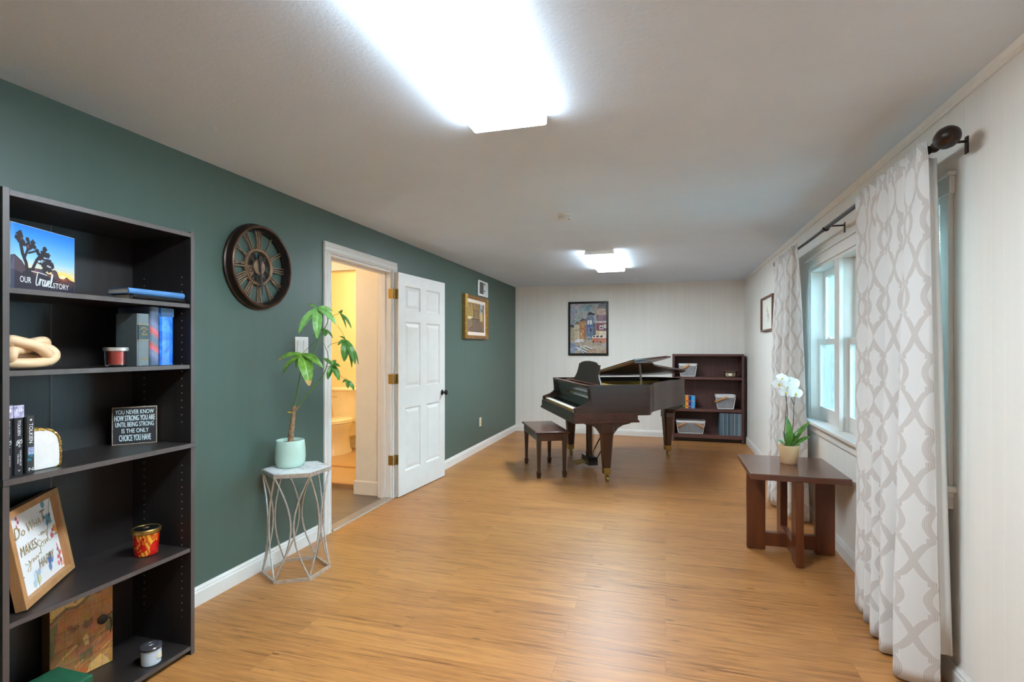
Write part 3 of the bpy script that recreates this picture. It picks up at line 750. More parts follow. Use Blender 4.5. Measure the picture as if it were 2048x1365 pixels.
RN = ['XII','I','II','III','IV','V','VI','VII','VIII','IX','X','XI']
for h, s in enumerate(RN):
    wd = {'I': 0.016, 'V': 0.030, 'X': 0.030}; tot = sum(wd[c] for c in s); x = -tot/2
    a = -2*PI*h/12
    R_ = RX90 @ Matrix.Rotation(a, 4, 'Z')
    def seg(xa, ya, xb, yb, w):
        A = R_ @ Vector((xa*(0.62+0.38*(ya-0.11)/0.1), ya, 0.019)); B = R_ @ Vector((xb*(0.62+0.38*(yb-0.11)/0.1), yb, 0.019))
        num.bar(A, B, w, 0.007, (1,0,0))
    r0, r1 = 0.110, 0.214
    for c in s:
        w = wd[c]; cx = x + w/2; q = w/2-0.004
        if c == 'I': seg(cx, r0, cx, r1, 0.0065)
        if c == 'V': seg(cx, r0, cx-q, r1, 0.007); seg(cx, r0, cx+q, r1, 0.0045)
        if c == 'X': seg(cx+q, r0, cx-q, r1, 0.007); seg(cx-q, r0, cx+q, r1, 0.0045)
        x += w
num.build('numerals', M['copper'], ck)
def gear(mb, y, z, r, teeth, x0, x1, hole=0.5, spokes=4):
    P = []
    for i in range(teeth*4):
        rr = r if i % 4 in (0, 1) else r*0.86
        a = 2*PI*i/(teeth*4); P.append((rr*math.cos(a), rr*math.sin(a)))
    n = len(P); Q = [(r*hole*1.3*math.cos(2*PI*i/n), r*hole*1.3*math.sin(2*PI*i/n)) for i in range(n)]
    v = []
    for x in (x0, x1):
        v += [(x, y+p, z+q) for p, q in P] + [(x, y+p, z+q) for p, q in Q]
    f = []
    for i in range(n):
        k = (i+1) % n
        f += [(i, k, n+k, n+i), (2*n+i, 2*n+k, 3*n+k, 3*n+i), (i, k, 2*n+k, 2*n+i), (n+i, n+k, 3*n+k, 3*n+i)]
    mb.add(v, f)
    for s_ in range(spokes):
        a = PI*s_/spokes; mb.bar((( x0+x1)/2, y-r*.7*math.cos(a), z-r*.7*math.sin(a)), ((x0+x1)/2, y+r*.7*math.cos(a), z+r*.7*math.sin(a)), r*0.14, x1-x0, (1,0,0))
for (y, z, r, tt, mt) in ((-0.045,0.055,0.034,16,'iron'),(-0.060,-0.02,0.028,14,'copper'),(-0.012,-0.066,0.036,18,'iron'),(0.055,-0.04,0.030,14,'iron'),(0.060,0.028,0.034,18,'iron'),(0.028,0.062,0.026,14,'iron'),(-0.062,0.02,0.02,12,'iron')):
    g = MB(); gear(g, y, z, r, tt, 0.010, 0.016); g.build('gear', M[mt], ck)
pl = MB(); pl.lathe([(0.0,0.016),(0.045,0.016),(0.048,0.020),(0.045,0.026),(0.0,0.027)], 40, m=RX90); pl.build('center_plate', M['copper'], ck, smooth=True)
for a in range(4): MB().bar((0.012, 0.03*math.cos(a*PI/2+0.78), 0.03*math.sin(a*PI/2+0.78)), (0.012, 0.1*math.cos(a*PI/2+0.78), 0.1*math.sin(a*PI/2+0.78)), 0.012, 0.004, (1,0,0)).build('spoke', M['copper'], ck)
hd = MB(); hd.prism([(-0.004,-0.03),(-0.012,0.02),(-0.016,0.045),(-0.010,0.060),(0,0.075),(0.010,0.060),(0.016,0.045),(0.012,0.02),(0.004,-0.03)], 0.028, 0.031, 'x', Matrix.Rotation(-0.05,4,'X')); hd.build('hour_hand', M['iron'], ck)
hd = MB(); hd.prism([(-0.010,0.045),(-0.004,0.02),(-0.005,-0.05),(-0.009,-0.10),(0,-0.165),(0.009,-0.10),(0.005,-0.05),(0.004,0.02),(0.010,0.045)], 0.032, 0.035, 'x', Matrix.Rotation(0.10,4,'X')); hd.build('minute_hand', M['iron'], ck)

# ------------------------------------------------------------------ switch, outlets, intercom
sw = thing('light_switch', 'white double rocker light switch plate beside the doorway', 'light switch', (XL, 3.045, 1.365))
MB().box(0, 0.006, -0.068, 0.068, -0.062, 0.062).build('plate', M['plastic'], sw, bevel=0.003)
for y in (-0.03, 0.03):
    MB().prism([(0.006,-0.036),(0.0095,-0.036),(0.0075,0.0),(0.012,0.036),(0.006,0.036)], y-0.017, y+0.017, 'y').build('rocker', M['plastic'], sw, bevel=0.001)
    MB().box(0.0058,0.0066,y-0.0185,y+0.0185,-0.038,0.038).build('rocker_frame', M['plastic_d'], sw)
def outlet(x, y, z, nx, label):
    t = thing('wall_outlet', label, 'outlet', (x, y, z), 0 if nx > 0 else PI)
    MB().box(0, 0.006, -0.036, 0.036, -0.058, 0.058).build('plate', M['almond'], t, bevel=0.002)
    for dz in (-0.021, 0.021):
        MB().prism([(0.017*math.cos(a), dz + 0.0145*math.sin(a)) for a in [2*PI*i/20 for i in range(20)]], 0.005, 0.0085, 'x').build('socket', M['almond'], t)
        s_ = MB()
        for dy in (-0.0065, 0.0065): s_.box(0.0083, 0.0092, dy-0.0013, dy+0.0013, dz-0.003, dz+0.006)
        s_.build('slots', M['slot'], t)
outlet(XL, 6.645, 0.372, 1, 'almond outlet low on the green wall right of the open door')
outlet(XR, 7.53, 0.345, -1, 'almond outlet low on the right wall near the small bookcase')
it = thing('intercom_speaker', 'white wall intercom with dark speaker above the gold framed picture', 'intercom', (XL, 6.72, 2.145))
MB().box(0, 0.022, -0.195, 0.195, -0.105, 0.105).build('housing', M['plastic'], it, bevel=0.012, seg=3)
MB().box(0.02, 0.024, -0.155, -0.005, -0.075, 0.08).build('speaker_grille', M['greymesh'], it, bevel=0.002)
MB().box(0.02, 0.025, 0.01, 0.035, -0.08, 0.08).build('control_strip', M['plastic_d'], it, bevel=0.001)
MB().box(0.02, 0.024, 0.05, 0.165, -0.08, 0.08).build('side_panel', M['plastic_d'], it, bevel=0.001)
for dz in (0.05, -0.04): MB().box(0.024, 0.030, 0.013, 0.031, dz, dz+0.02).build('button', M['slot'], it)

# ------------------------------------------------------------------ framed pictures
def frame_rails(t, W, H, fw, d, mt, prof=None, m=None):
    """rails of a frame lying in local x (width), z (height), front towards -y"""
    for (x0, x1, z0, z1) in ((-W/2, W/2, H/2-fw, H/2), (-W/2, W/2, -H/2, -H/2+fw), (-W/2, -W/2+fw, -H/2+fw, H/2-fw), (W/2-fw, W/2, -H/2+fw, H/2-fw)):
        MB().box(x0, x1, -d, 0, z0, z1).build('frame_rail', mt, t, bevel=min(0.004, fw*0.2))
def flatm(x0, z0, y): return frame((x0, y, z0), (1,0,0), (0,0,1))

# street painting on the back wall
sp = thing('framed_painting', 'black framed painting of colourful townhouses and red van on back wall', 'painting', (-1.170, YB, 1.662))
frame_rails(sp, 0.632, 0.848, 0.033, 0.028, M['blackplastic'])
cv = Canvas(150, 206, (150,156,158)); cv.a[..., :] += ((cv.y-0.6)*30)[..., None]
cv.speckle(14, 16)
for (x, y, rx, ry, c) in ((0.42,0.90,.14,.05,(96,150,168)),(0.55,0.93,.10,.03,(110,150,150)),(0.30,0.88,.10,.03,(150,170,170)),(0.35,0.78,.2,.05,(178,170,160)),(0.68,0.9,.06,.04,(184,150,120)),(0.2,0.7,.15,.06,(150,152,150))): cv.ell(x, y, rx, ry, c, .6)
cv.rect(0,1,0,0.28,(180,156,128))
cv.poly([(0,.57),(.12,.57),(.13,.5),(.13,.28),(0,.28)], (170,152,116)); cv.poly([(0,.57),(.1,.58),(.13,.52),(.0,.53)], (62,66,80))
cv.poly([(.12,.58),(.19,.63),(.26,.6),(.26,.28),(.12,.28)], (196,180,142)); cv.poly([(.12,.58),(.19,.64),(.27,.61),(.26,.59)], (110,96,84)); cv.line([(.12,.47),(.26,.47)], .006, (96,84,64))
cv.poly([(.26,.63),(.33,.69),(.45,.67),(.45,.28),(.26,.28)], (206,132,66)); cv.poly([(.25,.63),(.32,.7),(.46,.68),(.44,.65)], (104,84,68)); cv.rect(.29,.33,.37,.41,(240,206,150)); cv.line([(.26,.5),(.38,.5)],.005,(120,70,40)); cv.rect(.38,.45,.28,.58,(168,104,70),.6)
cv.poly([(.45,.68),(.48,.78),(.55,.82),(.64,.78),(.64,.28),(.45,.28)], (92,110,156)); cv.poly([(.46,.77),(.54,.83),(.7,.78),(.66,.76)], (52,56,66))
cv.rect(.48,.61,.68,.76,(120,126,136)); cv.rect(.48,.53,.58,.66,(222,226,216)); cv.rect(.545,.60,.58,.66,(226,228,216)); cv.rect(.45,.64,.53,.565,(62,98,172)); cv.rect(.46,.62,.43,.52,(112,112,160)); cv.rect(.55,.585,.44,.5,(50,52,70)); cv.rect(.45,.62,.36,.42,(84,128,150))
cv.rect(.63,.70,.3,.6,(88,92,96))
cv.poly([(.70,.28),(.70,.78),(.73,.85),(.82,.97),(.94,.96),(1,.93),(1,.28)], (200,164,142)); cv.poly([(.74,.89),(.80,.98),(.92,.99),(1,.94),(1,.88)], (124,118,118))
cv.rect(.71,1,.64,.76,(150,110,124)); cv.line([(.71,.63),(1,.63)],.008,(214,208,206)); cv.rect(.71,1,.45,.6,(142,62,78)); cv.rect(.80,.90,.48,.56,(214,206,208)); cv.rect(.82,.88,.5,.53,(50,44,52)); cv.rect(.92,1,.5,.58,(222,206,186)); cv.rect(.7,.8,.36,.45,(220,186,128)); cv.rect(.8,1,.37,.44,(228,206,166))
cv.poly([(.60,.33),(.64,.37),(.98,.38),(1,.33),(1,.3),(.6,.3)], (236,220,198)); cv.rect(.63,.68,.325,.36,(58,56,60)); cv.rect(.71,.79,.325,.36,(64,52,50)); cv.rect(.81,.89,.325,.36,(56,52,58)); cv.rect(.59,1,.23,.31,(212,110,72)); cv.ell(.64,.235,.02,.016,(50,44,44)); cv.ell(.84,.23,.02,.016,(50,44,44))
cv.poly([(.12,.25),(.2,.29),(.36,.29),(.38,.24),(.14,.23)], (214,210,212)); cv.rect(.45,.57,.26,.34,(160,158,158)); cv.rect(.48,.55,.28,.32,(110,106,108))
cv.poly([(0,.24),(.14,.2),(.2,.1),(.1,0),(0,0)], (134,144,166)); cv.line([(.02,.2),(.28,.13)],.01,(96,112,160))
for a in ((.2,.12,.45,.03),(.3,.14,.5,.06),(.24,.08,.4,.0),(.38,.16,.6,.1)): cv.line([(a[0],a[1]),(a[2],a[3])],.014,(222,222,226)); cv.line([(a[0]+.03,a[1]-.025),(a[2]+.02,a[3]-.02)],.008,(84,80,84))
cv.poly([(.85,0),(.9,.08),(1,.1),(1,0)], (198,112,78),.7); cv.poly([(.45,0),(.5,.09),(.7,.1),(.72,0)],(192,130,88),.6); cv.rect(.85,1,.14,.2,(164,172,180),.6)
g_ = cv.a.mean(axis=2, keepdims=True); cv.a = cv.a*0.72 + g_*0.28
cv.speckle(40, 9)
for n_ in (30, 60, 110): cv.a = (cv.a + cv.blur_noise(n_, 16)[..., None]).clip(0, 255)
cv.mesh('canvas', M['vcol'], flatm(-0.29, -0.4, -0.012), 0.58, 0.80, sp)

# gold framed canal picture on the green wall
gp = thing('framed_print', 'gold framed picture of a narrow street on green wall', 'picture', (XL, 6.43, 1.742), PI/2)
for (x0, x1, z0, z1) in ((-0.43,0.43,0.228,0.272),(-0.43,0.43,-0.272,-0.228),(-0.43,-0.36,-0.272,0.272),(0.36,0.43,-0.272,0.272)):
    MB().prism([(x0,0),(x1,0),(x1,-0.044),((x0+x1)/2,-0.056),(x0,-0.044)] , z0, z1, 'z').build('frame_rail', [plain('antique_gold', S(176,134,66), 0.36, 0.65, 0.2, 30)], gp, bevel=0.004) if (x1-x0) < 0.2 else MB().box(x0+0.07, x1-0.07, -0.046, 0, z0, z1).build('frame_rail', [plain('antique_gold_b', S(168,118,66), 0.4, 0.6, 0.2, 30)], gp, bevel=0.004)
MB().box(-0.36, 0.36, -0.022, -0.004, -0.228, 0.228).build('mat_board', plain('pinkish_mat', S(236,218,200), 0.7, var=0.01), gp)
cv = Canvas(110, 110, (128,98,70)); cv.speckle(18, 20)
cv.rect(0,.70,.45,1,(150,116,72)); cv.rect(0,.30,.45,1,(166,130,70),.7); cv.poly([(.74,.6),(.74,1),(.92,1),(.88,.6)], (150,176,190)); cv.ell(.82,.78,.06,.05,(84,128,132)); cv.rect(.86,1,.35,.95,(150,112,78)); cv.poly([(.72,.4),(.72,.7),(.9,.66),(.9,.4)],(196,166,120))
for x in (.33,.45,.56): cv.rect(x,x+.06,.5,.78,(78,54,42)); cv.rect(x-.03,x,.46,.72,(206,182,140),.7)
for x in (.1,.28,.5,.62): cv.rect(x,x+.05,.84,.96,(110,82,54),.8)
cv.rect(0,.26,.44,.52,(226,206,162)); cv.rect(.2,.7,.42,.47,(92,64,52))
cv.poly([(0,0),(0,.42),(.7,.42),(.92,0)], (112,88,72)); 
for k in range(7): cv.line([(.02,.40-.05*k),(.25,.41-.03*k)],.008,(170,150,90),.6)
for x in (.35,.45,.6): cv.line([(x,.4),(x+.02,.08)],.012,(146,116,98),.7)
cv.speckle(50, 26)
cv.mesh('print', M['vcol_gloss'], flatm(-0.31, -0.185, -0.0235), 0.62, 0.37, gp)

# botanical picture on the right wall
bp = thing('framed_print', 'brown framed botanical print on the right wall beside far curtain', 'picture', (XR, 6.46, 1.735), -PI/2)
frame_rails(bp, 0.70, 0.39, 0.022, 0.036, wood('walnut_frame', S(92,62,46), S(120,84,62), 0.5, 8, 'z', 0.05))
cv = Canvas(110, 66, (232,228,216)); cv.speckle(8, 3)
for (x, y, r, c) in ((.42,.62,.035,(206,180,120)),(.47,.70,.03,(214,190,140)),(.50,.56,.035,(200,170,120)),(.50,.48,.03,(196,150,150)),(.57,.46,.03,(190,140,150)),(.46,.43,.025,(206,164,160)),(.55,.38,.025,(180,140,150))): cv.ell(x, y, r, r*1.7, c)
for p in ([(.5,.45),(.49,.3),(.47,.24)],[(.55,.4),(.56,.3),(.6,.27)],[(.6,.42),(.63,.33),(.62,.28)]): cv.line(p, .012, (110,140,120))
cv.mesh('print', M['vcol'], flatm(-0.33, -0.175, -0.014), 0.66, 0.35, bp)
MB().box(-0.33, 0.33, -0.012, 0.0, -0.175, 0.175).build('backing', M['paper'], bp)
# ------------------------------------------------------------------ tall black bookshelf on the green wall
SX0, SX1 = -2.345, -2.003            # back, front
SY0, SY1 = 1.155, 1.863
bk = thing('tall_bookshelf', 'tall black-brown bookshelf with five open bays against the green wall', 'bookshelf', ((SX0+SX1)/2, (SY0+SY1)/2, 0))
bx = lambda mb, x0, x1, y0, y1, z0, z1: mb.box(x0-(SX0+SX1)/2, x1-(SX0+SX1)/2, y0-(SY0+SY1)/2, y1-(SY0+SY1)/2, z0, z1)
PT = 0.019
Z1, Z2, Z3, Z4, Z5 = 1.5445, 1.2775, 0.933, 0.4716, 0.04
for y0 in (SY0, SY1-PT):
    mb = MB(); bx(mb, SX0, SX1, y0, y0+PT, 0.0, Z3-0.02); bx(mb, SX0, SX1, y0, y0+PT, Z3, 1.861)
    p = mb.build('side_panel', M['blackwood_drilled'], bk, bevel=0.001)
    e = MB(); bx(e, SX1-0.001, SX1+0.0006, y0+0.0005, y0+PT-0.0005, 0.001, Z3-0.021); bx(e, SX1-0.001, SX1+0.0006, y0+0.0005, y0+PT-0.0005, Z3+0.001, 1.8605); e.build('edge_band', M['blackedge'], p)
mb = MB(); bx(mb, SX0+0.002, SX0+0.006, SY0+PT, SY1-PT, 0.02, 1.855); bk_back = mb.build('back_panel', M['blackwood'], bk)
mb = MB(); bx(mb, SX0+0.0055, SX0+0.0075, 1.505, 1.512, Z1, 1.84); bx(mb, SX0+0.0055, SX0+0.0075, 1.505, 1.512, Z5, Z1); mb.build('back_seam', M['blackedge'], bk_back)
for nm, z, y0, y1, xf, th in (('top_panel', 1.856, SY0+PT, SY1-PT, SX1, 0.019), ('shelf', Z1, SY0+PT, SY1-PT, SX1-0.006, 0.018), ('shelf', Z2, SY0+PT, SY1-PT, SX1-0.006, 0.018),
      ('fixed_shelf', Z3, SY0-0.001, SY1+0.003, SX1+0.004, 0.020), ('shelf', Z4, SY0+PT, SY1-PT, SX1-0.004, 0.018), ('bottom_shelf', Z5, SY0+PT, SY1-PT, SX1-0.002, 0.018)):
    mb = MB(); bx(mb, SX0+0.006, xf, y0, y1, z-th, z); s_ = mb.build(nm, M['blackwood_h'], bk, bevel=0.0012)
    e = MB(); bx(e, xf-0.001, xf+0.0006, y0+0.0005, y1-0.0005, z-th+0.0008, z-0.0008); e.build('edge_band', M['blackedge'], s_)
Z1 += 0.001; Z2 += 0.001; Z3 += 0.001; Z4 += 0.001; Z5 += 0.001     # things rest a hair above the boards

# --- top bay: photo album, two lying notebooks
def standing(name, label, cat, a, b, z, group=None):
    """Empty at a, local x along a->b, local y pointing away from the viewer side"""
    d = Vector((b[0]-a[0], b[1]-a[1], 0)); rz = math.atan2(d.y, d.x)
    return thing(name, label, cat, (a[0], a[1], z), rz, group), d.length
al, Wd = standing('photo_album', 'square photo album with a sunset desert tree cover on the top shelf', 'photo album', (-2.032, 1.192), (-2.128, 1.452), Z1)
MB().box(0.0, Wd, 0.0, 0.002, 0, 0.216).box(0.0, Wd, 0.016, 0.018, 0, 0.216).box(0.0, 0.002, 0, 0.018, 0, 0.216).build('cover', M['plastic'], al)
MB().box(0.002, Wd-0.004, 0.0022, 0.0158, 0.004, 0.212).build('pages', M['paper'], al)
cv = Canvas(260, 208); y = cv.y; 
top_, mid_, low_ = np.array((16,112,204)), np.array((150,196,236)), np.array((250,206,130))
k1 = np.clip((1-y)/0.55, 0, 1)[..., None]; k2 = np.clip((0.5-y)/0.22, 0, 1)[..., None]
cv.a = (top_*(1-k1)+mid_*k1)*(1-k2) + low_*k2
cv.ell(.80,.27,.16,.10,(255,196,80),.6); cv.ell(.80,.27,.06,.045,(255,244,180),.9)
cv.poly([(0,0),(0,.50),(.06,.52),(.16,.44),(.22,.34),(.32,.36),(.45,.36),(.55,.30),(.60,.30),(.62,.37),(.66,.39),(.70,.36),(.73,.27),(.80,.25),(.86,.30),(.92,.26),(1,.24),(1,0)], (36,30,44))
cv.poly([(0,.3),(.05,.5),(.14,.45),(.22,.32),(.16,.25)], (72,56,64)); cv.poly([(.32,.3),(.36,.36),(.45,.35),(.50,.28)], (70,58,84)); cv.poly([(.60,.25),(.62,.36),(.66,.38),(.70,.34),(.71,.26)], (84,58,56)); cv.ell(.36,.30,.04,.04,(140,70,46),.7); cv.ell(.57,.28,.03,.03,(120,60,50),.7)
tk = (34,28,34)
for pts, wd in (([(.25,.2),(.22,.42),(.17,.55),(.14,.72),(.13,.82)],.030),([(.20,.50),(.24,.62),(.26,.70),(.25,.78)],.022),([(.24,.62),(.30,.67),(.33,.75)],.020),([(.26,.2),(.33,.38),(.38,.5),(.47,.58),(.50,.70)],.026),([(.40,.52),(.50,.52),(.56,.50)],.018),([(.37,.47),(.5,.42),(.58,.46)],.018),([(.44,.45),(.55,.38),(.57,.34)],.02),([(.26,.58),(.36,.63)],.016)): cv.line(pts, wd, tk)
for (x, yy, r) in ((.13,.84,.05),(.12,.78,.055),(.17,.72,.05),(.24,.78,.032),(.25,.70,.045),(.32,.76,.036),(.33,.70,.036),(.38,.64,.03),(.50,.70,.036),(.48,.60,.055),(.55,.60,.036),(.44,.54,.05),(.56,.50,.045),(.60,.46,.04),(.52,.45,.05),(.57,.38,.045),(.50,.37,.04),(.62,.43,.03),(.40,.60,.03),(.47,.42,.03)):
    cv.ell(x, yy, r*.85, r, tk)
    for q in range(7):
        a = cv.rs.rand()*6.28; cv.ell(x+r*.8*math.cos(a), yy+r*math.sin(a), r*.35, r*.35, tk)
cv.ell(.25,.68,.02,.03,(130,70,50),.7); cv.ell(.15,.78,.012,.03,(110,66,50),.6)
for (x, yy) in ((.46,.50),(.55,.43),(.50,.55),(.41,.47),(.58,.42)): cv.ell(x, yy, .02, .012, (206,214,226), .85)
for a in (-.15,.1,-.5,-.8,-1.1,-1.5,-1.9,-2.3,-2.7,-3.0): cv.line([(.80,.26),(.80+.20*math.cos(a)*(1.0 if a>-1 else .7), .26+.16*math.sin(a))], .0028, (236,110,40), .75)
cv.rect(0,.055,0,1,(120,160,210),.25)
cvo = cv.mesh('cover_photo', M['vcol_gloss'], frame((0.001,-0.0006,0.001), (1,0,0), (0,0,1)), Wd-0.002, 0.214, al)
lt = MB(); mm = frame((0, -0.001, 0), (1,0,0), (0,0,1))
text(lt, 'OUR', mm, Wd*.13, .024, Wd*.16, .020); text(lt, 'STORY', mm, Wd*.63, .018, Wd*.26, .019)
def script(mb, strokes, m, x, y, w, h, r):
    for st in strokes: mb.tube([m @ Vector((x+px*w, y+py*h, 0.0006)) for px, py in [tuple(q)[:2] for q in catmull([(a, b, 0) for a, b in st], 6)]], r, 5)
script(lt, [[(-.12,.96),(.02,.93),(.25,.93),(.50,.88),(.66,.84)], [(.19,.93),(.15,.66),(.11,.36),(.11,.14),(.16,.06),(.22,.16),(.27,.36),(.29,.52)],
   [(.29,.52),(.33,.54),(.34,.44),(.31,.28),(.29,.08)], [(.30,.20),(.34,.42),(.40,.52),(.42,.44)],
   [(.54,.46),(.49,.50),(.44,.38),(.43,.18),(.47,.07),(.52,.20),(.55,.46)], [(.55,.46),(.53,.20),(.56,.07),(.60,.20)],
   [(.60,.50),(.62,.28),(.65,.08),(.68,.26),(.71,.50)], [(.73,.24),(.80,.32),(.82,.46),(.78,.50),(.74,.36),(.74,.14),(.79,.06),(.85,.18)],
   [(.85,.18),(.92,.50),(.97,.86),(.95,.99),(.91,.86),(.88,.46),(.87,.16),(.92,.05),(.99,.16)]],
   mm, Wd*.33, .016, Wd*.30, .052, 0.00135)
lt.build('lettering', M['whiteink'], al)

def lying_book(label, x1, y0, y1, z, dep, th, cover, spine_r=True, pages=True, name='notebook'):
    t = thing(name, label, 'notebook', (x1, (y0+y1)/2, z), 0, 'notebooks lying on the top shelf')
    L = (y1-y0)/2
    P = [(-dep,0),(-0.008,0),(-0.003,th*0.2),(-0.001,th*0.5),(-0.003,th*0.8),(-0.008,th),(-dep,th),(-dep,th-0.0025),(-0.009,th-0.0025),(-0.006,th*0.5),(-0.009,0.0025),(-dep,0.0025)]
    MB().prism(P, -L, L, 'y').build('cover', cover, t)
    MB().box(-dep+0.004, -0.0075, -L+0.003, L-0.003, 0.0027, th-0.0027).build('pages', M['paper'], t)
    return t
t = lying_book('black notebook with dark spine lying under the blue one, top shelf', -2.022, 1.600, 1.836, Z1+0.0002, 0.115, 0.021, M['blackplastic'])
rg = MB()
for k in range(2): rg.tube([(-0.012+0.010*math.cos(a), -0.118-0.001, 0.010+0.008*math.sin(a)) for a in [PI*2*i/12 for i in range(13)]], 0.0013, 5)
rg.build('ribbon_loop', M['blackplastic'], t)
lying_book('blue hardback notebook lying on top of the black notebook, top shelf', -2.028, 1.585, 1.838, Z1+0.0217, 0.118, 0.023, plain('blue_cloth', S(74,124,176), 0.6, var=0.08, vs=30))

# --- second bay: wooden knot, red candle, three upright books
kn = thing('wooden_knot', 'pale wooden interlocking knot ornament at the left of the second shelf', 'ornament', (-2.062, 1.255, Z2))
LINKS = {'upper_link': [(.012,-.125,.085),(.020,-.085,.094),(.024,-.035,.090),(.026,.010,.076),(.020,.045,.052),(.004,.056,.036),(-.016,.036,.030),(-.026,-.02,.046),(-.026,-.08,.066),(-.012,-.12,.075)],
 'lower_link': [(.010,-.120,.030),(.022,-.085,.046),(.016,-.045,.060),(-.004,.000,.066),(-.010,.035,.072),(-.006,.070,.066),(.004,.084,.046),(.012,.066,.026),(.018,.025,.018),(.018,-.025,.0175),(.004,-.07,.018),(-.004,-.11,.022)],
 'rear_link': [(-.034,-.11,.060),(-.034,-.06,.056),(-.030,-.01,.072),(-.022,.035,.086),(-.022,.066,.092),(-.038,.078,.080),(-.052,.055,.062),(-.056,.00,.048),(-.056,-.06,.046),(-.048,-.105,.052)]}
for nm_, P in LINKS.items():
    P = [(x, max(y, -.054), z+.004) for i, (x, y, z) in enumerate(P)]
    MB().tube(catmull(P, 6, True), 0.0168, 16, True).build(nm_, M['lightwood'], kn, smooth=True, angle=80, weld=True)

def jar_candle(name, label, loc, R_, H_, wax, lidm, lid_h, taper=1.0, waxtop=0.8):
    t = thing(name, label, 'candle', loc)
    MB().lathe([(R_*taper*0.9,0),(R_*taper,0.004),(R_,H_),(R_-0.003,H_),(R_*taper-0.003,0.008),(0,0.008)], 36, cap1=False).build('jar', M['clearglass'], t, smooth=True)
    MB().lathe([(0,0.0085),(R_*taper-0.0045,0.0085),(R_*(taper+(1-taper)*waxtop)-0.0045,H_*waxtop),(0,H_*waxtop)], 36).build('wax', wax, t, smooth=True)
    if lidm: MB().lathe([(R_+0.001,H_-lid_h*0.6),(R_+0.004,H_-lid_h*0.5),(R_+0.004,H_+lid_h*0.5),(R_,H_+lid_h*0.6),(0,H_+lid_h*0.6)], 36).build('lid', lidm, t, smooth=True)
    return t
jar_candle('jar_candle', 'red jar candle with silver lid in front of the grey book', (-2.060, 1.556, Z2), 0.037, 0.068, plain('red_wax', S(206,62,48), 0.35, var=0.04), M['silver'], 0.012, 0.95, 0.90)

def upright_book(label, x1, y0, y1, z, dep, h, cover, group=None, cat='book', name='book', rounded=True):
    t = thing(name, label, cat, (x1, (y0+y1)/2, z), 0, group); L = (y1-y0)/2
    r = 0.004 if rounded else 0.0005
    P = [(-dep,-L),(-0.006,-L),(-r*0.3,-L*0.75),(0,-L*0.3),(0,L*0.3),(-r*0.3,L*0.75),(-0.006,L),(-dep,L),(-dep,L-0.002),(-0.007,L-0.002),(-0.007,-L+0.002),(-dep,-L+0.002)]
    MB().prism(P, 0, h, 'z').build('cover', cover, t)
    MB().box(-dep+0.003, -0.0075, -L+0.0022, L-0.0022, 0.002, h-0.003).build('pages', M['paper'], t)
    return t, L
def art_cover(name, fn, rough=0.35):
    m, nt, bs = new_mat(name); c = fn(nt); nt.links.new(c, bs.inputs['Base Color']); bs.inputs['Roughness'].default_value = rough; return m
gb, L = upright_book('grey hardback with black title label on the spine, second shelf', -2.052, 1.640, 1.692, Z2, 0.118, 0.213, plain('grey_cloth', S(104,116,120), 0.7, var=0.06, vs=40, bump=0.1, bs_scale=500))
MB().box(-0.004, 0.0006, -L*0.93, L*0.93, 0.108, 0.166).build('spine_label', M['blackplastic'], gb)
ln = MB(); 
for z in (0.106, 0.168): ln.box(-0.004, 0.0011, -L*0.94, L*0.94, z-0.0012, z+0.0012)
for z, w in ((.156,.4),(.150,.6),(.141,.2),(.132,.5),(.126,.55),(.030,.5),(.024,.4)):
    n = int(w*22)
    for q in range(n): 
        if rnd.random() < .8: ln.box(0.0010, 0.0017, -L*w+2*L*w*q/n, -L*w+2*L*w*(q+.72)/n, z-.0016, z+.0016+rnd.random()*.001)
ln.build('gold_lines', M['goldink'], gb)
def col_abstract(nt):
    v = coords(nt, (1,1,1), rot=(0.65,0,0)); f = noise_n(nt, v, 9, 2, .4, .3)
    w = N(nt, 'ShaderNodeTexWave'); w.bands_direction = 'Z'; w.inputs['Scale'].default_value = 1.9; w.inputs['Distortion'].default_value = 0.8; nt.links.new(v, w.inputs['Vector'])
    return ramp(nt, w.outputs[1], [(0.0, S(70,84,104)), (0.35, S(120,124,160)), (0.5, S(96,120,140)), (0.68, S(206,96,112)), (0.85, S(178,90,84)), (1, S(80,110,130))])
mb_, L = upright_book('tall patterned pink and slate book right of the grey hardback', -2.050, 1.6935, 1.7345, Z2, 0.18, 0.2445, art_cover('abstract_cover', col_abstract))
def col_blue(nt):
    v = coords(nt); f = noise_n(nt, v, 22, 4, .6, 1.2)
    return ramp(nt, f, [(0.25, S(14,60,160)), (0.5, S(34,110,214)), (0.68, S(60,140,230)), (0.85, S(190,220,246))])
bb, L = upright_book('tall glossy bright blue book at the right of the second shelf', -2.048, 1.737, 1.8, Z2, 0.18, 0.2425, art_cover('blue_cover', col_blue, 0.2))
MB().box(-0.0005, 0.0009, -L*.97, L*.97, 0.206, 0.240).build('dark_band', plain('navy_band', S(44,72,112), 0.3), bb)

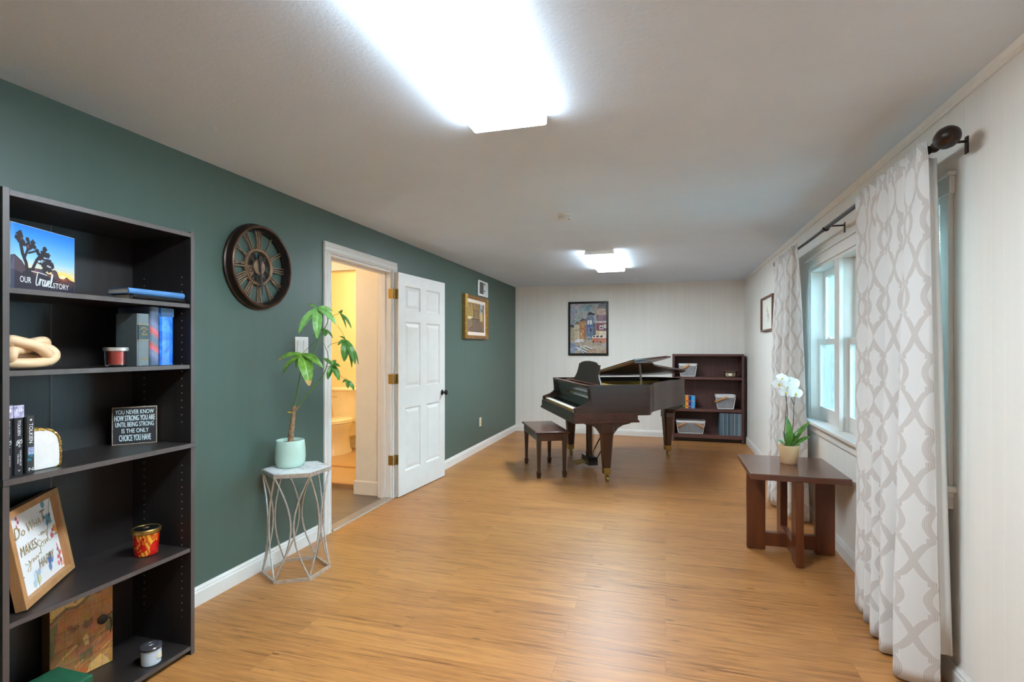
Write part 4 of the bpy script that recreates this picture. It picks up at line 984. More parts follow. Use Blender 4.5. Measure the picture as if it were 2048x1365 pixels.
# --- middle bay: three black paperbacks, white stone bookend, word sign
def spine_text(t, L, items, mt, x=0.0004):
    mb = MB()
    for (s_, z_top, z_bot, w, off) in items:
        # reads downwards: local x -> -z, local y -> +y
        mm = frame((x, off - w/2, z_top), (0,0,-1), (0,1,0))
        v, f = text_geo(s_); 
        mb.add([mm @ Vector((p[0]*(z_top-z_bot), p[1]*w, 0.0006)) for p in v], f)
    return mb
ppb = plain('black_paperback', S(30,30,36), 0.4, var=0.08, vs=30)
def pb_art(t, L, z0, z1, c1, c2, name='cover_art'):
    def fn(nt):
        f = noise_n(nt, coords(nt), 60, 4); return ramp(nt, f, [(0.3, c1), (0.7, c2)])
    MB().box(-0.002, 0.0007, -L*.97, L*.97, z0, z1).build(name, art_cover(name, fn), t)
def emblem(t, L, z, s_=1.0):
    mb = MB()
    for st in ([(-.5,.2),(0,.5),(.5,.3),(.3,-.1),(0,.1),(-.3,-.2),(-.1,-.5),(.3,-.5)], [(-.3,.5),(-.1,.1),(.1,-.4),(.0,-.7)], [(.5,.6),(.1,.25),(-.4,.0),(-.5,-.4)]):
        mb.tube([(0.0012, p.x*L*1.1*s_, z+p.y*0.020*s_) for p in catmull([(a, b, 0) for a, b in st], 5)], 0.0008, 5)
    return mb
GRP = None
for (lab, y0, y1, h, num_, title) in (('black fantasy paperback against the left side of the middle shelf', 1.1755, 1.2035, 0.230, 'II', 'THE TWO'), ('black fantasy paperback with white title THE RETURN OF THE KING', 1.2045, 1.234, 0.230, 'III', None)):
    t, L = upright_book(lab, -2.036, y0, y1, Z3, 0.135, h, ppb, None)
    pb_art(t, L, h-0.042, h-0.001, S(120,112,150), S(206,200,222))
    items = [('TOLKIEN', h-.050, h-.100, .0085, 0)]
    items += [('TOWERS', .068, .034, .0045, -.004), ('THE TWO', .068, .032, .005, .003)] if title else [('THE RETURN OF', .082, .030, .005, .004), ('THE KING', .070, .038, .0045, -.003)]
    mb = spine_text(t, L, items, None)
    mm = frame((0.0012, -L*.5, h-.022), (0,1,0), (0,0,1)); text(mb, num_, mm, 0, 0, L*1.0, .010, off=.0002)
    e = emblem(t, L, h-.125); mb.add(e.v, e.f); mb.tube([(0.001,-.003,.017),(0.001,.0,.012),(0.001,.003,.017)], .0008, 5); mb.build('lettering', M['whiteink'], t)
t, L = upright_book('shorter black paperback with teal patch standing beside the stone bookend', -2.034, 1.2385, 1.2655, Z3, 0.105, 0.19, plain('charcoal_paperback', S(48,46,46), 0.45), None)
mb = spine_text(t, L, [('TOLKIEN', .166, .100, .011, 0)], None); text(mb, 'N', frame((0.001, -L*.5, .008), (0,1,0), (0,0,1)), 0, 0, L, .010, off=.0002); mb.lathe([(.003,0),(.003,.0008)], 12, m=Matrix.Translation(Vector((0.0,0,.177))) @ Matrix.Rotation(PI/2,4,'Y')); mb.build('lettering', M['whiteink'], t)
MB().box(-.001,.0009,-L*.6,L*.6,.062,.086).build('cover_art', plain('blue_mist_art', S(150,160,196), .5, var=.3, vs=90), t)
tb = MB(); text(tb, 'THE', frame((0.001, -L*.7, .052), (0,1,0), (0,0,1)), 0, 0, L*1.1, .010, off=.0002); text(tb, 'IN', frame((0.001, -L*.7, .040), (0,1,0), (0,0,1)), 0, 0, L*.7, .010, off=.0002); tb.build('teal_lettering', plain('teal_ink', S(40,160,190), .5), t)
bd = thing('stone_bookend', 'white stone bookend with gilded rough edge beside the paperbacks', 'bookend', (-2.055, 1.268, Z3))
P = [(0,0),(0.078,0),(0.086,0.012),(0.087,0.05),(0.085,0.08),(0.079,0.105),(0.064,0.124),(0.044,0.133),(0.02,0.136),(0,0.135)]
MB().prism(P, -0.05, 0, 'x').build('slab', plain('white_quartz', S(222,218,215), 0.5, var=0.04, vs=30, bump=0.1), bd, bevel=0.003)
eg = MB(); rr = random.Random(3)
pts = catmull([(0,y,z) for y, z in [(0.078,-0.0),(0.087,0.012),(0.088,0.05),(0.086,0.08),(0.080,0.106),(0.065,0.126),(0.044,0.135),(0.02,0.138),(0.0,0.137)]], 6)
for off in (0.0, -0.012, -0.025, -0.038, -0.05):
    eg.tube([(off+rr.uniform(-.002,.002), p.y+rr.uniform(-.001,.0015), max(p.z+rr.uniform(-.001,.0015), .005)) for p in pts], [rr.uniform(.0025,.0048) for _ in pts], 6)
eg.build('gilded_edge', plain('gold_leaf', S(206,164,84), 0.35, 0.8, 0.2, 90), bd)

sg, Wd = standing('word_sign', 'small black block sign with white words about being strong, middle shelf', 'sign', (-2.272, 1.700), (-2.165, 1.818), Z3+0.0)
HS = 0.160
MB().box(0, Wd, 0, 0.026, 0, HS).build('block', plain('black_block_paint', S(40,40,44), 0.6, var=0.1, vs=30), sg, bevel=0.001)
ed = MB()
for a in ((0,0.0022,0,HS),(Wd-0.0022,Wd,0,HS),(0,Wd,0,0.0022),(0,Wd,HS-0.0022,HS)): ed.box(a[0]-0.0003, a[1]+0.0003, -0.0008, 0.0268, a[2]-0.0002, a[3]+0.0004)
ed.build('worn_edge', plain('worn_wood_edge', S(190,172,150), 0.7, var=0.3, vs=120), sg)
lt = MB(); mm = frame((0, -0.0006, 0), (1,0,0), (0,0,1))
for s_, x, y, w, h in (('YOU NEVER KNOW', .07, .815, .86, .115), ('HOW STRONG YOU ARE', .05, .635, .90, .145), ('UNTIL BEING STRONG', .07, .475, .86, .125), ('IS THE ONLY', .21, .305, .60, .115), ('CHOICE YOU HAVE', .15, .09, .71, .165)):
    text(lt, s_, mm, x*Wd, y*HS, w*Wd, h*HS)
    text(lt, s_, mm, x*Wd+.0005, y*HS, w*Wd, h*HS, off=.0007); text(lt, s_, mm, x*Wd, y*HS+.0004, w*Wd, h*HS, off=.0008)
    if s_[0] == 'H' or s_[0] == 'C': text(lt, s_, mm, x*Wd+.0010, y*HS, w*Wd, h*HS, off=.0009)
lt.build('lettering', plain('pale_aqua_ink', S(214,234,236), 0.6, var=.03, vs=100), sg)

# --- fourth bay: framed print, red candle
fr = thing('framed_print', 'wood framed floral print reading DO WHAT MAKES YOUR SOUL HAPPY', 'picture', (-2.062, 1.228, Z4))
d = Vector((-2.279+2.062, 1.527-1.228, 0)); FW = d.length; d.normalize(); nb = Vector((-d.y, d.x, 0))    # nb points away from viewer
up = (Vector((0,0,0.326)) + nb*0.058).normalized(); FH = 0.331
fm = frame((0,0,0), d, up)     # local x along, y up, z towards viewer
def fbox(mb, x0, x1, y0, y1, z0, z1):
    v = [fm @ Vector(p) for p in ((x0,y0,z0),(x1,y0,z0),(x1,y1,z0),(x0,y1,z0),(x0,y0,z1),(x1,y0,z1),(x1,y1,z1),(x0,y1,z1))]
    return mb.add(v, [(0,3,2,1),(4,5,6,7),(0,1,5,4),(1,2,6,5),(2,3,7,6),(3,0,4,7)])
FT = 0.028
for (x0, x1, y0, y1) in ((0,FW,FH-.024,FH),(0,FW,0,.024),(0,.024,.024,FH-.024),(FW-.024,FW,.024,FH-.024)):
    fbox(MB(), x0, x1, y0, y1, -0.004, FT).build('frame_rail', M['oakframe'], fr, bevel=0.0015)
cv = Canvas(150, 130, (232,230,230))
def fl(x, y, r, c, k=.85): cv.ell(x, y, r*.8, r, c, k)
for (x, y, r, c) in ((.80,.93,.05,(70,140,170)),(.84,.74,.05,(80,150,176)),(.88,.70,.05,(100,160,180)),(.82,.68,.04,(70,130,160)),(.9,.76,.03,(60,90,100)),(.78,.76,.025,(80,100,110)),
   (.24,.93,.025,(196,60,80)),(.26,.88,.025,(186,60,90)),(.22,.84,.02,(206,80,96)),(.25,.79,.02,(200,70,80)),(.86,.49,.04,(214,60,80)),(.90,.55,.03,(190,50,70)),(.95,.56,.045,(236,140,50)),(.97,.51,.04,(240,160,60)),
   (.92,.28,.03,(206,50,70)),(.95,.22,.035,(214,60,80)),(.90,.18,.03,(196,50,70)),(.94,.12,.035,(206,60,80)),(.88,.10,.03,(220,90,100)),(.97,.06,.03,(240,150,120)),(.92,.34,.02,(214,110,120)),
   (.70,.22,.045,(60,96,180)),(.73,.27,.04,(50,90,170)),(.69,.14,.05,(90,130,200)),(.75,.20,.035,(70,110,190)),(.06,.52,.04,(90,120,150)),(.10,.48,.035,(120,140,170)),(.05,.46,.03,(150,80,110)),
   (.38,.16,.07,(190,206,220)),(.42,.10,.06,(200,196,150)),(.33,.08,.05,(170,196,206)),(.45,.18,.04,(150,170,196)),(.10,.22,.04,(220,180,70)),(.06,.20,.04,(226,196,90))): fl(x, y, r, c)
for p in ([(.97,.95),(.92,.85),(.88,.72)],[(.88,.49),(1,.47)],[(.93,.32),(.93,.05)],[(.40,.02),(.40,.2)],[(.72,.3),(.69,.08)],[(.05,.21),(.16,.24)]): cv.line(p, .008, (110,110,84), .8)
cv.mesh('print', M['vcol'], fm @ Matrix.Translation(Vector((.022,.022,0.006))), FW-.044, FH-.044, fr)
lt = MB(); tm = fm @ Matrix.Translation(Vector((.022,.022,0.007))); w_, h_ = FW-.044, FH-.044
for s_, x, y, w, h in (('D', .14,.70,.10,.14), ('o', .26,.70,.08,.07), ('W', .38,.70,.14,.13), ('H', .53,.72,.07,.08), ('A', .61,.72,.08,.09), ('T', .68,.72,.12,.15), ('MAKES', .18,.47,.33,.12), ('HAPPY', .47,.20,.34,.12)): text(lt, s_, tm, x*w_, y*h_, w*w_, h*h_, .1)
script(lt, [[(0,.5),(.1,.3),(.2,.3),(.25,.55),(.25,.2),(.3,.5),(.38,.55),(.45,.3),(.35,.25),(.3,.45),(.5,.5),(.55,.25),(.65,.3),(.7,.5),(.8,.3),(.9,.6),(1.0,1.1),(1.2,1.5),(1.4,1.2),(1.2,1.0),(1.15,1.25)]], tm, .58*w_, .56*h_, .24*w_, .09*h_, .0008)
script(lt, [[(.3,.9),(.1,1.1),(0,.8),(.15,.5),(.1,.0),(0,.1)],[(.2,.5),(.35,.8),(.45,.5),(.3,.4),(.25,.6),(.5,.8),(.55,.45),(.65,.8),(.7,.5),(.8,1.0),(.85,1.3),(.75,1.2),(.85,.5),(1,.5),(1.3,.6)]], tm, .52*w_, .38*h_, .30*w_, .15*h_, .0008)
script(lt, [[(0,.8),(.1,.5),(.25,.6),(.2,.9),(.3,.5),(.2,-.3),(.05,-.2),(.3,.4),(.45,.8),(.55,.5),(.45,.4),(.6,.7),(.65,.4),(.75,.8),(.8,.45),(.9,.8),(1.1,.7)]], tm, .22*w_, .30*h_, .32*w_, .10*h_, .0008)
lt.build('lettering', M['goldink'], fr)
fbox(MB(), .010, FW-.010, .010, FH-.010, -0.002, 0.005).build('backing', M['paper'], fr)

def red_leaf(nt):
    v = coords(nt, (1,1,0.7), rot=(0.5,0.3,0)); f = noise_n(nt, v, 60, 3, .6, 1.0)
    vo = N(nt, 'ShaderNodeTexVoronoi'); vo.inputs['Scale'].default_value = 42; nt.links.new(v, vo.inputs['Vector'])
    sc_ = N(nt, 'ShaderNodeSeparateColor'); nt.links.new(vo.outputs['Color'], sc_.inputs[0])
    w = N(nt, 'ShaderNodeTexWave'); w.inputs['Scale'].default_value = 26; w.inputs['Distortion'].default_value = 4; nt.links.new(v, w.inputs['Vector'])
    leaf_ = ramp(nt, w.outputs[1], [(0.3, S(206,90,24)), (0.8, S(228,168,58))])
    redc = ramp(nt, f, [(0.3, S(160,14,18)), (0.7, S(222,36,26))])
    return mixc(nt, ramp(nt, math_n(nt, 'ADD', sc_.outputs[0], math_n(nt, 'MULTIPLY', math_n(nt, 'SUBTRACT', f, 0.5), 0.8)), [(0.60, (0,0,0,1)), (0.66, (1,1,1,1))]), redc, leaf_)
rc = thing('jar_candle', 'red leaf-patterned candle jar with gold rimmed lid on the fourth shelf', 'candle', (-2.128, 1.738, Z4))
MB().lathe([(0.040,0),(0.043,0.004),(0.049,0.098),(0,0.098)], 36).build('jar', art_cover('red_leaf_jar', red_leaf, 0.12), rc, smooth=True)
MB().lathe([(0.0525,0.094),(0.0545,0.096),(0.0545,0.109),(0.052,0.112),(0.047,0.112),(0.046,0.1095)], 36, cap0=False, cap1=False).build('lid_rim', M['brass'], rc, smooth=True)
l_ = MB().lathe([(0.0,0.099),(0.047,0.099),(0.047,0.1105),(0.0,0.111)], 36).build('lid', M['blackplastic'], rc, smooth=True)
e = MB(); e.tube([(p.x, p.y, .1116) for p in catmull([(-.006,-.008,0),(.004,-.002,0),(-.004,.002,0),(.005,.008,0),(-.004,.010,0)], 5)], .0009, 5); e.build('lid_mark', M['goldink'], rc)

# --- bottom bay: map box, green box, white candle
mp_, Wd = standing('map_box', 'folio box printed with an antique map standing on the bottom shelf', 'storage box', (-2.258, 1.452), (-2.225, 1.668), Z5)
MH = 0.335
MB().box(0, Wd, 0.0, 0.06, 0, MH).build('box_body', plain('tan_box_side', S(150,110,66), 0.7), mp_, bevel=0.002)
cv = Canvas(130, 190, (190,136,74)); yy = cv.y
cv.a[:] = (176,112,60); cv.speckle(10, 16)
cv.poly([(0,1),(0,.74),(.1,.80),(.25,.86),(.4,.84),(.5,.87),(.6,.93),(.64,1)], (214,166,92)); cv.poly([(.72,1),(.70,.93),(.78,.92),(.82,.98),(1,1)], (214,166,92))
cv.line([(0,.74),(.1,.80),(.25,.86),(.4,.84),(.5,.87),(.6,.93),(.62,1)], .018, (112,86,52), .8); cv.line([(.72,1),(.70,.93),(.78,.92),(.84,.99)], .014, (112,86,52), .8)
cv.poly([(0,.70),(.12,.74),(.10,.55),(.05,.35),(0,.3)], (118,102,62)); cv.poly([(.86,.55),(1,.6),(1,.38),(.88,.42)], (128,108,62)); cv.poly([(.45,.26),(.66,.30),(.66,.18),(.46,.14)], (112,94,58))
for k in range(26):
    x, y = cv.rs.rand(), .05+.35*cv.rs.rand(); c = [(206,124,72),(196,160,96),(150,84,44),(132,104,60)][k % 4]; cv.line([(x,y),(x+.12,y+.05)], .010, c, .7)
cv.poly([(.55,0),(.62,.10),(.80,.16),(.92,.06),(.95,0)], (220,172,100)); cv.poly([(.35,0),(.5,.10),(.6,.05),(.55,0)], (184,96,50))
for (x, y) in ((.30,.62),(.40,.60),(.35,.58)): cv.ell(x, y, .05, .03, (120,72,40), .6)
cv.poly([(.50,.56),(.52,.64),(.60,.63),(.66,.66),(.66,.57),(.56,.54)], (110,72,46), .8)
cv.poly([(.54,.34),(.50,.44),(.56,.48),(.6,.42),(.6,.34)], (220,184,120), .8); cv.line([(.2,.3),(.4,.38)], .014, (214,176,110), .8)
for x in (.22,.42,.62,.82): cv.line([(x,0),(x,1)], .003, (120,78,44), .5)
for y in (.2,.4,.6,.8): cv.line([(0,y),(1,y)], .003, (120,78,44), .5)
cv.line([(.38,.90),(.40,.94),(.44,.95)], .012, (120,86,52)); cv.speckle(40, 14)
cv.mesh('map_print', M['vcol'], frame((0.001,-0.0006,0.001), (1,0,0), (0,0,1)), Wd-.002, MH-.002, mp_)
MB().lathe([(0,0),(.019,0),(.019,.004),(.012,.006),(0,.006)], 24, m=Matrix.Translation(Vector((Wd*.82,-.0006,MH*.57))) @ Matrix.Rotation(PI/2,4,'X')).build('button', M['blackplastic'], mp_, smooth=True)
MB().tube([(p.x,p.y,p.z) for p in catmull([(Wd*.86,-.005,MH*.57),(Wd*.95,-.004,MH*.55),(Wd*.97,-.003,MH*.45),(Wd*.95,-.003,MH*.37)], 6)], .0014, 5).tube([(Wd*.88,-.005,MH*.58),(Wd*1.0,-.004,MH*.63)], .0014, 5).build('string', M['blackplastic'], mp_)
gx = thing('green_box', 'dark green cloth box lying at the bottom shelf front', 'storage box', (-2.165, 1.330, Z5))
MB().box(-.085, .095, -.145, .145, 0, .056).build('box_body', plain('green_cloth', S(24,84,58), 0.75, var=.08, vs=40, bump=.15, bs_scale=500), gx, bevel=0.004, seg=3)
MB().box(-.087, .098, -.147, .147, .056, .082).build('lid', plain('green_cloth_lid', S(26,92,62), 0.75, var=.08, vs=40, bump=.15, bs_scale=500), gx, bevel=0.005, seg=3)
wc = thing('jar_candle', 'pale blue-white candle jar with clear lid on the bottom shelf', 'candle', (-2.055, 1.700, Z5))
MB().lathe([(0.032,0),(0.036,0.004),(0.0375,0.064),(0,0.064)], 36).build('jar', plain('ice_blue_jar', S(206,222,236), 0.15, var=.04, coat=.4), wc, smooth=True)
MB().lathe([(0.0385,0.062),(0.041,0.064),(0.041,0.072),(0.038,0.075),(0.024,0.0755),(0.022,0.073),(0,0.073)], 36).build('lid', plain('smoky_lid', S(70,70,74), 0.15, .2), wc, smooth=True)
MB().box(.0335,.0382,-.004,.016,.024,.048).build('label_sticker', plain('cream_label', S(222,214,190), .6), wc)
MB().tube([(p.x,p.y,.0745) for p in catmull([(-.006,-.006,0),(.004,-.002,0),(-.003,.002,0),(.005,.007,0)], 5)], .0009, 5).build('lid_mark', M['whiteink'], wc)
# ------------------------------------------------------------------ hexagonal side table with the money tree
hx = thing('hexagonal_side_table', 'silver hexagonal side table with marble top and curved lattice legs', 'side table', (-2.148, 2.722, 0))
HR = 0.196
def hexv(r, a0=30): return [(r*math.cos(math.radians(a0+60*i)), r*math.sin(math.radians(a0+60*i))) for i in range(6)]
def hexring(mb, r0, r1, z0, z1):
    A, B = hexv(r0), hexv(r1); v = [(x,y,z0) for x,y in A]+[(x,y,z0) for x,y in B]+[(x,y,z1) for x,y in A]+[(x,y,z1) for x,y in B]; f = []
    for i in range(6):
        k = (i+1) % 6; f += [(i,k,6+k,6+i),(12+i,12+k,18+k,18+i),(i,k,12+k,12+i),(6+i,6+k,18+k,18+i)]
    return mb.add(v, f)
hexring(MB(), HR-0.012, HR, 0.0, 0.018).build('base_ring', M['silver'], hx)
hexring(MB(), HR-0.008, HR+0.003, 0.603, 0.626).build('top_rim', M['silver'], hx)
MB().prism(hexv(HR-0.007), 0.606, 0.6275, 'z').build('marble_top', M['marble'], hx)
V = hexv(HR-0.006)
for i in range(6):
    A, B = Vector((*V[i], 0)), Vector((*V[(i+1) % 6], 0)); mid = (A+B)/2
    for (p, q) in ((A, B), (B, A)):
        pts = []
        for k in range(17):
            t = k/16; z = 0.016 + t*0.592
            b = math.sin(PI*t)
            c_ = p + (mid-p)*(0.92*b)
            pts.append((c_.x, c_.y, z))
        MB().tube(pts, 0.0052, 8).build('lattice_leg', M['silver'], hx, smooth=True)

mt = thing('potted_money_tree', 'slender money tree in mint green pot standing on the marble hexagonal table', 'potted plant', (-2.206, 2.738, 0.6275))
MB().lathe([(0.0,0.0),(0.066,0.0),(0.078,0.006),(0.0865,0.03),(0.089,0.06),(0.087,0.11),(0.082,0.160),(0.080,0.163),(0.0765,0.160),(0.078,0.135),(0.0,0.135)], 48).build('pot', M['mint'], mt, smooth=True, angle=60)
so = MB(); so.grid(lambda u, v: (0.0775*math.cos(2*PI*u)*v, 0.0775*math.sin(2*PI*u)*v, 0.142 + 0.010*(1-v) + 0.003*noise.noise(Vector((u*9, v*9, 1)))), 30, 8); so.build('soil', M['soil'], mt, smooth=True, weld=True)
TR = catmull([(0.027,-0.033,0.135),(0.031,-0.031,0.207),(0.037,-0.030,0.247),(0.044,-0.028,0.307),(0.050,-0.026,0.372)], 6)
MB().tube(TR, [(0.0185-0.0075*i/(len(TR)-1))*(1+0.07*math.sin(i*1.7)) for i in range(len(TR))], 12).build('trunk', M['bark'], mt, smooth=True, angle=80)
MB().tube([(0.045,-0.026,0.335),(0.062,-0.022,0.352),(0.081,-0.017,0.376)], [0.008,0.007,0.005], 8).build('branch_stub', M['bark'], mt, smooth=True)
MB().box(0.014, 0.044, -0.040, -0.036, 0.332, 0.339).build('plant_tie', plain('yellow_tie', S(226,176,40), 0.5), mt)
STEMS = [([(0.053,-0.025,0.368),(0.065,-0.021,0.455),(0.082,-0.017,0.543),(0.091,-0.014,0.61),(0.095,-0.013,0.689)],0.0042,0.003),
 ([(0.07,-0.02,0.36),(0.081,-0.017,0.374),(0.111,-0.008,0.425),(0.165,0.008,0.489),(0.221,0.024,0.568),(0.245,0.031,0.649),(0.242,0.03,0.698),(0.23,0.026,0.728)],0.005,0.002),
 ([(0.084,-0.017,0.56),(0.123,-0.005,0.631),(0.154,0.004,0.68),(0.195,0.016,0.784),(0.23,0.026,0.848),(0.245,0.031,0.895),(0.227,0.026,0.934),(0.184,0.013,0.966)],0.0042,0.002),
 ([(0.242,0.03,0.725),(0.262,0.036,0.746),(0.3,0.047,0.758),(0.331,0.087,0.775)],0.0017,0.0015),([(0.239,0.029,0.61),(0.256,0.055,0.62)],0.0017,0.0015),
 ([(0.256,0.055,0.62),(0.309,0.08,0.546),(0.325,0.1,0.540),(0.328,0.107,0.528)],0.0015,0.0012),([(0.195,0.016,0.786),(0.146,0.002,0.74),(0.096,-0.012,0.692)],0.0015,0.0014),
 ([(0.245,0.031,0.898),(0.265,0.06,0.922),(0.281,0.104,0.938)],0.0015,0.0012),([(0.294,0.045,0.867),(0.32,0.06,0.825),(0.331,0.087,0.776)],0.0013,0.0012),
 ([(0.23,0.026,0.849),(0.2,0.05,0.845),(0.186,0.076,0.842)],0.0015,0.0014),([(0.198,0.017,0.786),(0.227,0.026,0.74),(0.233,0.027,0.725)],0.0015,0.0014)]
for P, r0, r1 in STEMS:
    pts = catmull(P, 6); n = len(pts)
    MB().tube(pts, [r0+(r1-r0)*i/(n-1) for i in range(n)], 8).build('stem', M['stemgreen'], mt, smooth=True)
def leaf(mb, b, t, w, nrm, bow=0.12, fold=0.25, nu=14, nv=7, rag=0.0):
    b = Vector(b); t = Vector(t); d = t-b; L = d.length; dn = d.normalized(); nrm = Vector(nrm); nrm = (nrm - dn*nrm.dot(dn)).normalized(); s_ = dn.cross(nrm)
    def fn(u, v):
        x = v*2-1
        wid = w*0.5*(math.sin(PI*min(1, 0.03+0.94*u**0.85))**0.8)
        p = b + d*u + nrm*(L*bow*math.sin(PI*u)) + s_*(x*wid) + nrm*(-fold*(1-abs(x))*wid) + nrm*(wid*.09*math.sin(u*26)*abs(x))
        return p
    return mb.grid(fn, nu, nv)
def leaf_uv(o, nu, nv):
    ul = o.data.uv_layers.new(name='UVMap')
    for lp in o.data.loops:
        i = lp.vertex_index; ul.data[lp.index].uv = ((i % nu)/(nu-1), (i//nu)/(nv-1))
    return o
CL = [((0.183,0.013,0.967), 'leaf', [((0.109,-0.061,0.813),0.047),((0.22,-0.039,0.78),0.056),((0.311,0.019,0.866),0.045),((0.242,0.082,0.951),0.036),((0.075,0.044,0.981),0.022)]),
 ((0.095,-0.013,0.69), 'leafmid', [((-0.029,-0.07,0.65),0.036),((-0.02,-0.046,0.565),0.03),((0.029,0.02,0.599),0.024),((0.189,-0.069,0.502),0.08),((0.241,-0.012,0.607),0.047)]),
 ((0.331,0.087,0.775), 'leafdark', [((0.34,0.058,0.643),0.052),((0.393,0.094,0.627),0.042),((0.356,0.115,0.604),0.022),((0.302,0.047,0.741),0.024),((0.281,0.093,0.795),0.014),((0.384,0.144,0.621),0.018)]),
 ((0.256,0.055,0.62), 'leafdark', [((0.212,0.021,0.663),0.028),((0.244,0.03,0.534),0.034),((0.31,0.05,0.528),0.040),((0.261,0.087,0.651),0.026),((0.317,0.051,0.612),0.029)]),
 ((0.328,0.107,0.527), 'leafdark', [((0.3,0.099,0.513),0.022),((0.338,0.099,0.477),0.024),((0.369,0.119,0.464),0.026)]),
 ((0.281,0.104,0.938), 'leafdark', [((0.296,0.108,0.958),0.020),((0.27,0.1,0.949),0.012),((0.323,0.105,0.845),0.013),((0.348,0.123,0.845),0.020)]),
 ((0.186,0.076,0.842), 'leafdark', [((0.226,0.108,0.784),0.018),((0.114,0.066,0.793),0.018),((0.194,0.078,0.797),0.036)])]
M['leafmid'] = leaf_mat('mid_leaf', S(70,126,40), S(126,168,66), 0.36, 0.3)
toc = Vector((0.62, -0.78, 0.55))
for b, mm_, L in CL:
    for (t, w) in L:
        dv = Vector(t)-Vector(b)
        MBl = leaf(MB(), b, t, w, toc + Vector((0,0,0.4)), 0.16, 0.25, 18, 9)
        mk = 'leafdry' if (mm_ == 'leafmid' and w in (0.08, 0.036)) else mm_
        leaf_uv(MBl.build('leaf', M[mk], mt, smooth=True, angle=80, recalc=False), 18, 9)

# ------------------------------------------------------------------ side table by the window and the orchid
st = thing('wooden_side_table', 'dark brown square side table on crossed panel legs below the window', 'side table', (0.79, 3.895, 0))
TX0, TX1, TY0, TY1 = 0.518-0.79, 1.078-0.79, 3.625-3.895, 4.275-3.895
MB().box(TX0, TX1, TY0, TY1, 0.522, 0.56).build('table_top', M['tabletop'], st, bevel=0.004)
for (x0, x1, y0, y1) in ((-0.262,-0.148,-0.022,0.022),(0.150,0.264,-0.022,0.022),(-0.022,0.022,-0.292,-0.165),(-0.022,0.022,0.165,0.292)):
    MB().box(x0, x1, y0, y1, 0.006, 0.522).build('leg', M['table'], st, bevel=0.002)
    for q in (0.2, 0.8):
        cx = x0+(x1-x0)*q if (x1-x0) > .06 else (x0+x1)/2; cy = y0+(y1-y0)*q if (y1-y0) > .06 else (y0+y1)/2
        MB().lathe([(0.009,0),(0.009,0.006)], 10, (cx, cy, 0)).build('glide', M['blackplastic'], st)
for k in range(2):
    mb = MB()
    if k == 0: mb.box(-0.150, 0.152, -0.022, 0.022, 0.030, 0.118)
    else: mb.box(-0.0215, 0.0215, -0.167, 0.167, 0.031, 0.1175)
    mb.build('stretcher', M['table'], st, bevel=0.0015)

oc = thing('potted_orchid', 'white orchid with dark stems in peach pot on the wooden side table', 'potted plant', (0.815, 4.03, 0.56))
MB().lathe([(0,0),(0.049,0),(0.053,0.003),(0.064,0.095),(0.0665,0.124),(0.0655,0.127),(0.062,0.126),(0.060,0.110),(0,0.110)], 40).build('pot', M['peach'], oc, smooth=True, angle=50)
MB().lathe([(0,0.118),(0.04,0.116),(0.0605,0.111)], 24, cap0=False, cap1=False).build('bark_mix', M['soil'], oc, smooth=True)
for P in ([(-0.011,-0.003,0.112),(-0.03,-0.009,0.172),(-0.021,-0.006,0.318),(-0.016,-0.005,0.389),(-0.019,-0.010,0.46),(-0.04,-0.02,0.52),(-0.052,-0.03,0.56)],
          [(-0.004,0.004,0.112),(-0.012,0.004,0.25),(-0.008,0.0,0.35),(-0.019,-0.006,0.44),(-0.026,-0.018,0.49)],
          [(0.018,0.005,0.112),(0.023,0.007,0.212),(0.030,0.009,0.298),(0.033,0.009,0.389),(0.038,0.008,0.452),(0.030,0.0,0.50),(0.01,-0.01,0.545)],
          [(0.034,0.009,0.40),(0.018,0.0,0.438),(0.008,-0.006,0.450)]):
    pts = catmull(P, 6); MB().tube(pts, [0.0028-0.0012*i/len(pts) for i in range(len(pts))], 7).build('stem', M['stemdark'], oc, smooth=True)
nd = MB()
for p in ((-0.021,-0.006,0.318),(0.030,0.009,0.298),(0.034,0.009,0.41)): nd.lathe([(0.0025,-.004),(0.0048,0),(0.0025,.004)], 8, p)
nd.build('stem_nodes', M['stemdark'], oc)
for b, t, w, n in (((-0.003,-0.012,0.115),(-0.018,-0.022,0.318),0.050,(0.3,-1,0.1)),((-0.02,-0.012,0.12),(-0.089,-0.047,0.165),0.046,(0.2,-.5,1)),((0.012,-0.004,0.120),(0.134,0.018,0.285),0.046,(-.3,-.6,1)),((0.015,0.0,0.118),(0.074,0.002,0.238),0.05,(-.3,-.8,.8)),((0.03,-0.006,0.120),(0.134,0.014,0.188),0.036,(0,-.5,1)),((-0.015,-0.006,0.115),(-0.035,0.01,0.215),0.03,(.6,-1,.1)),((0.02,-0.02,0.12),(0.06,-0.05,0.135),0.034,(0,-.3,1))):
    leaf(MB(), b, t, w, n, 0.10, 0.18, 16, 7).build('leaf', M['orchleaf'], oc, smooth=True, angle=80, recalc=False)
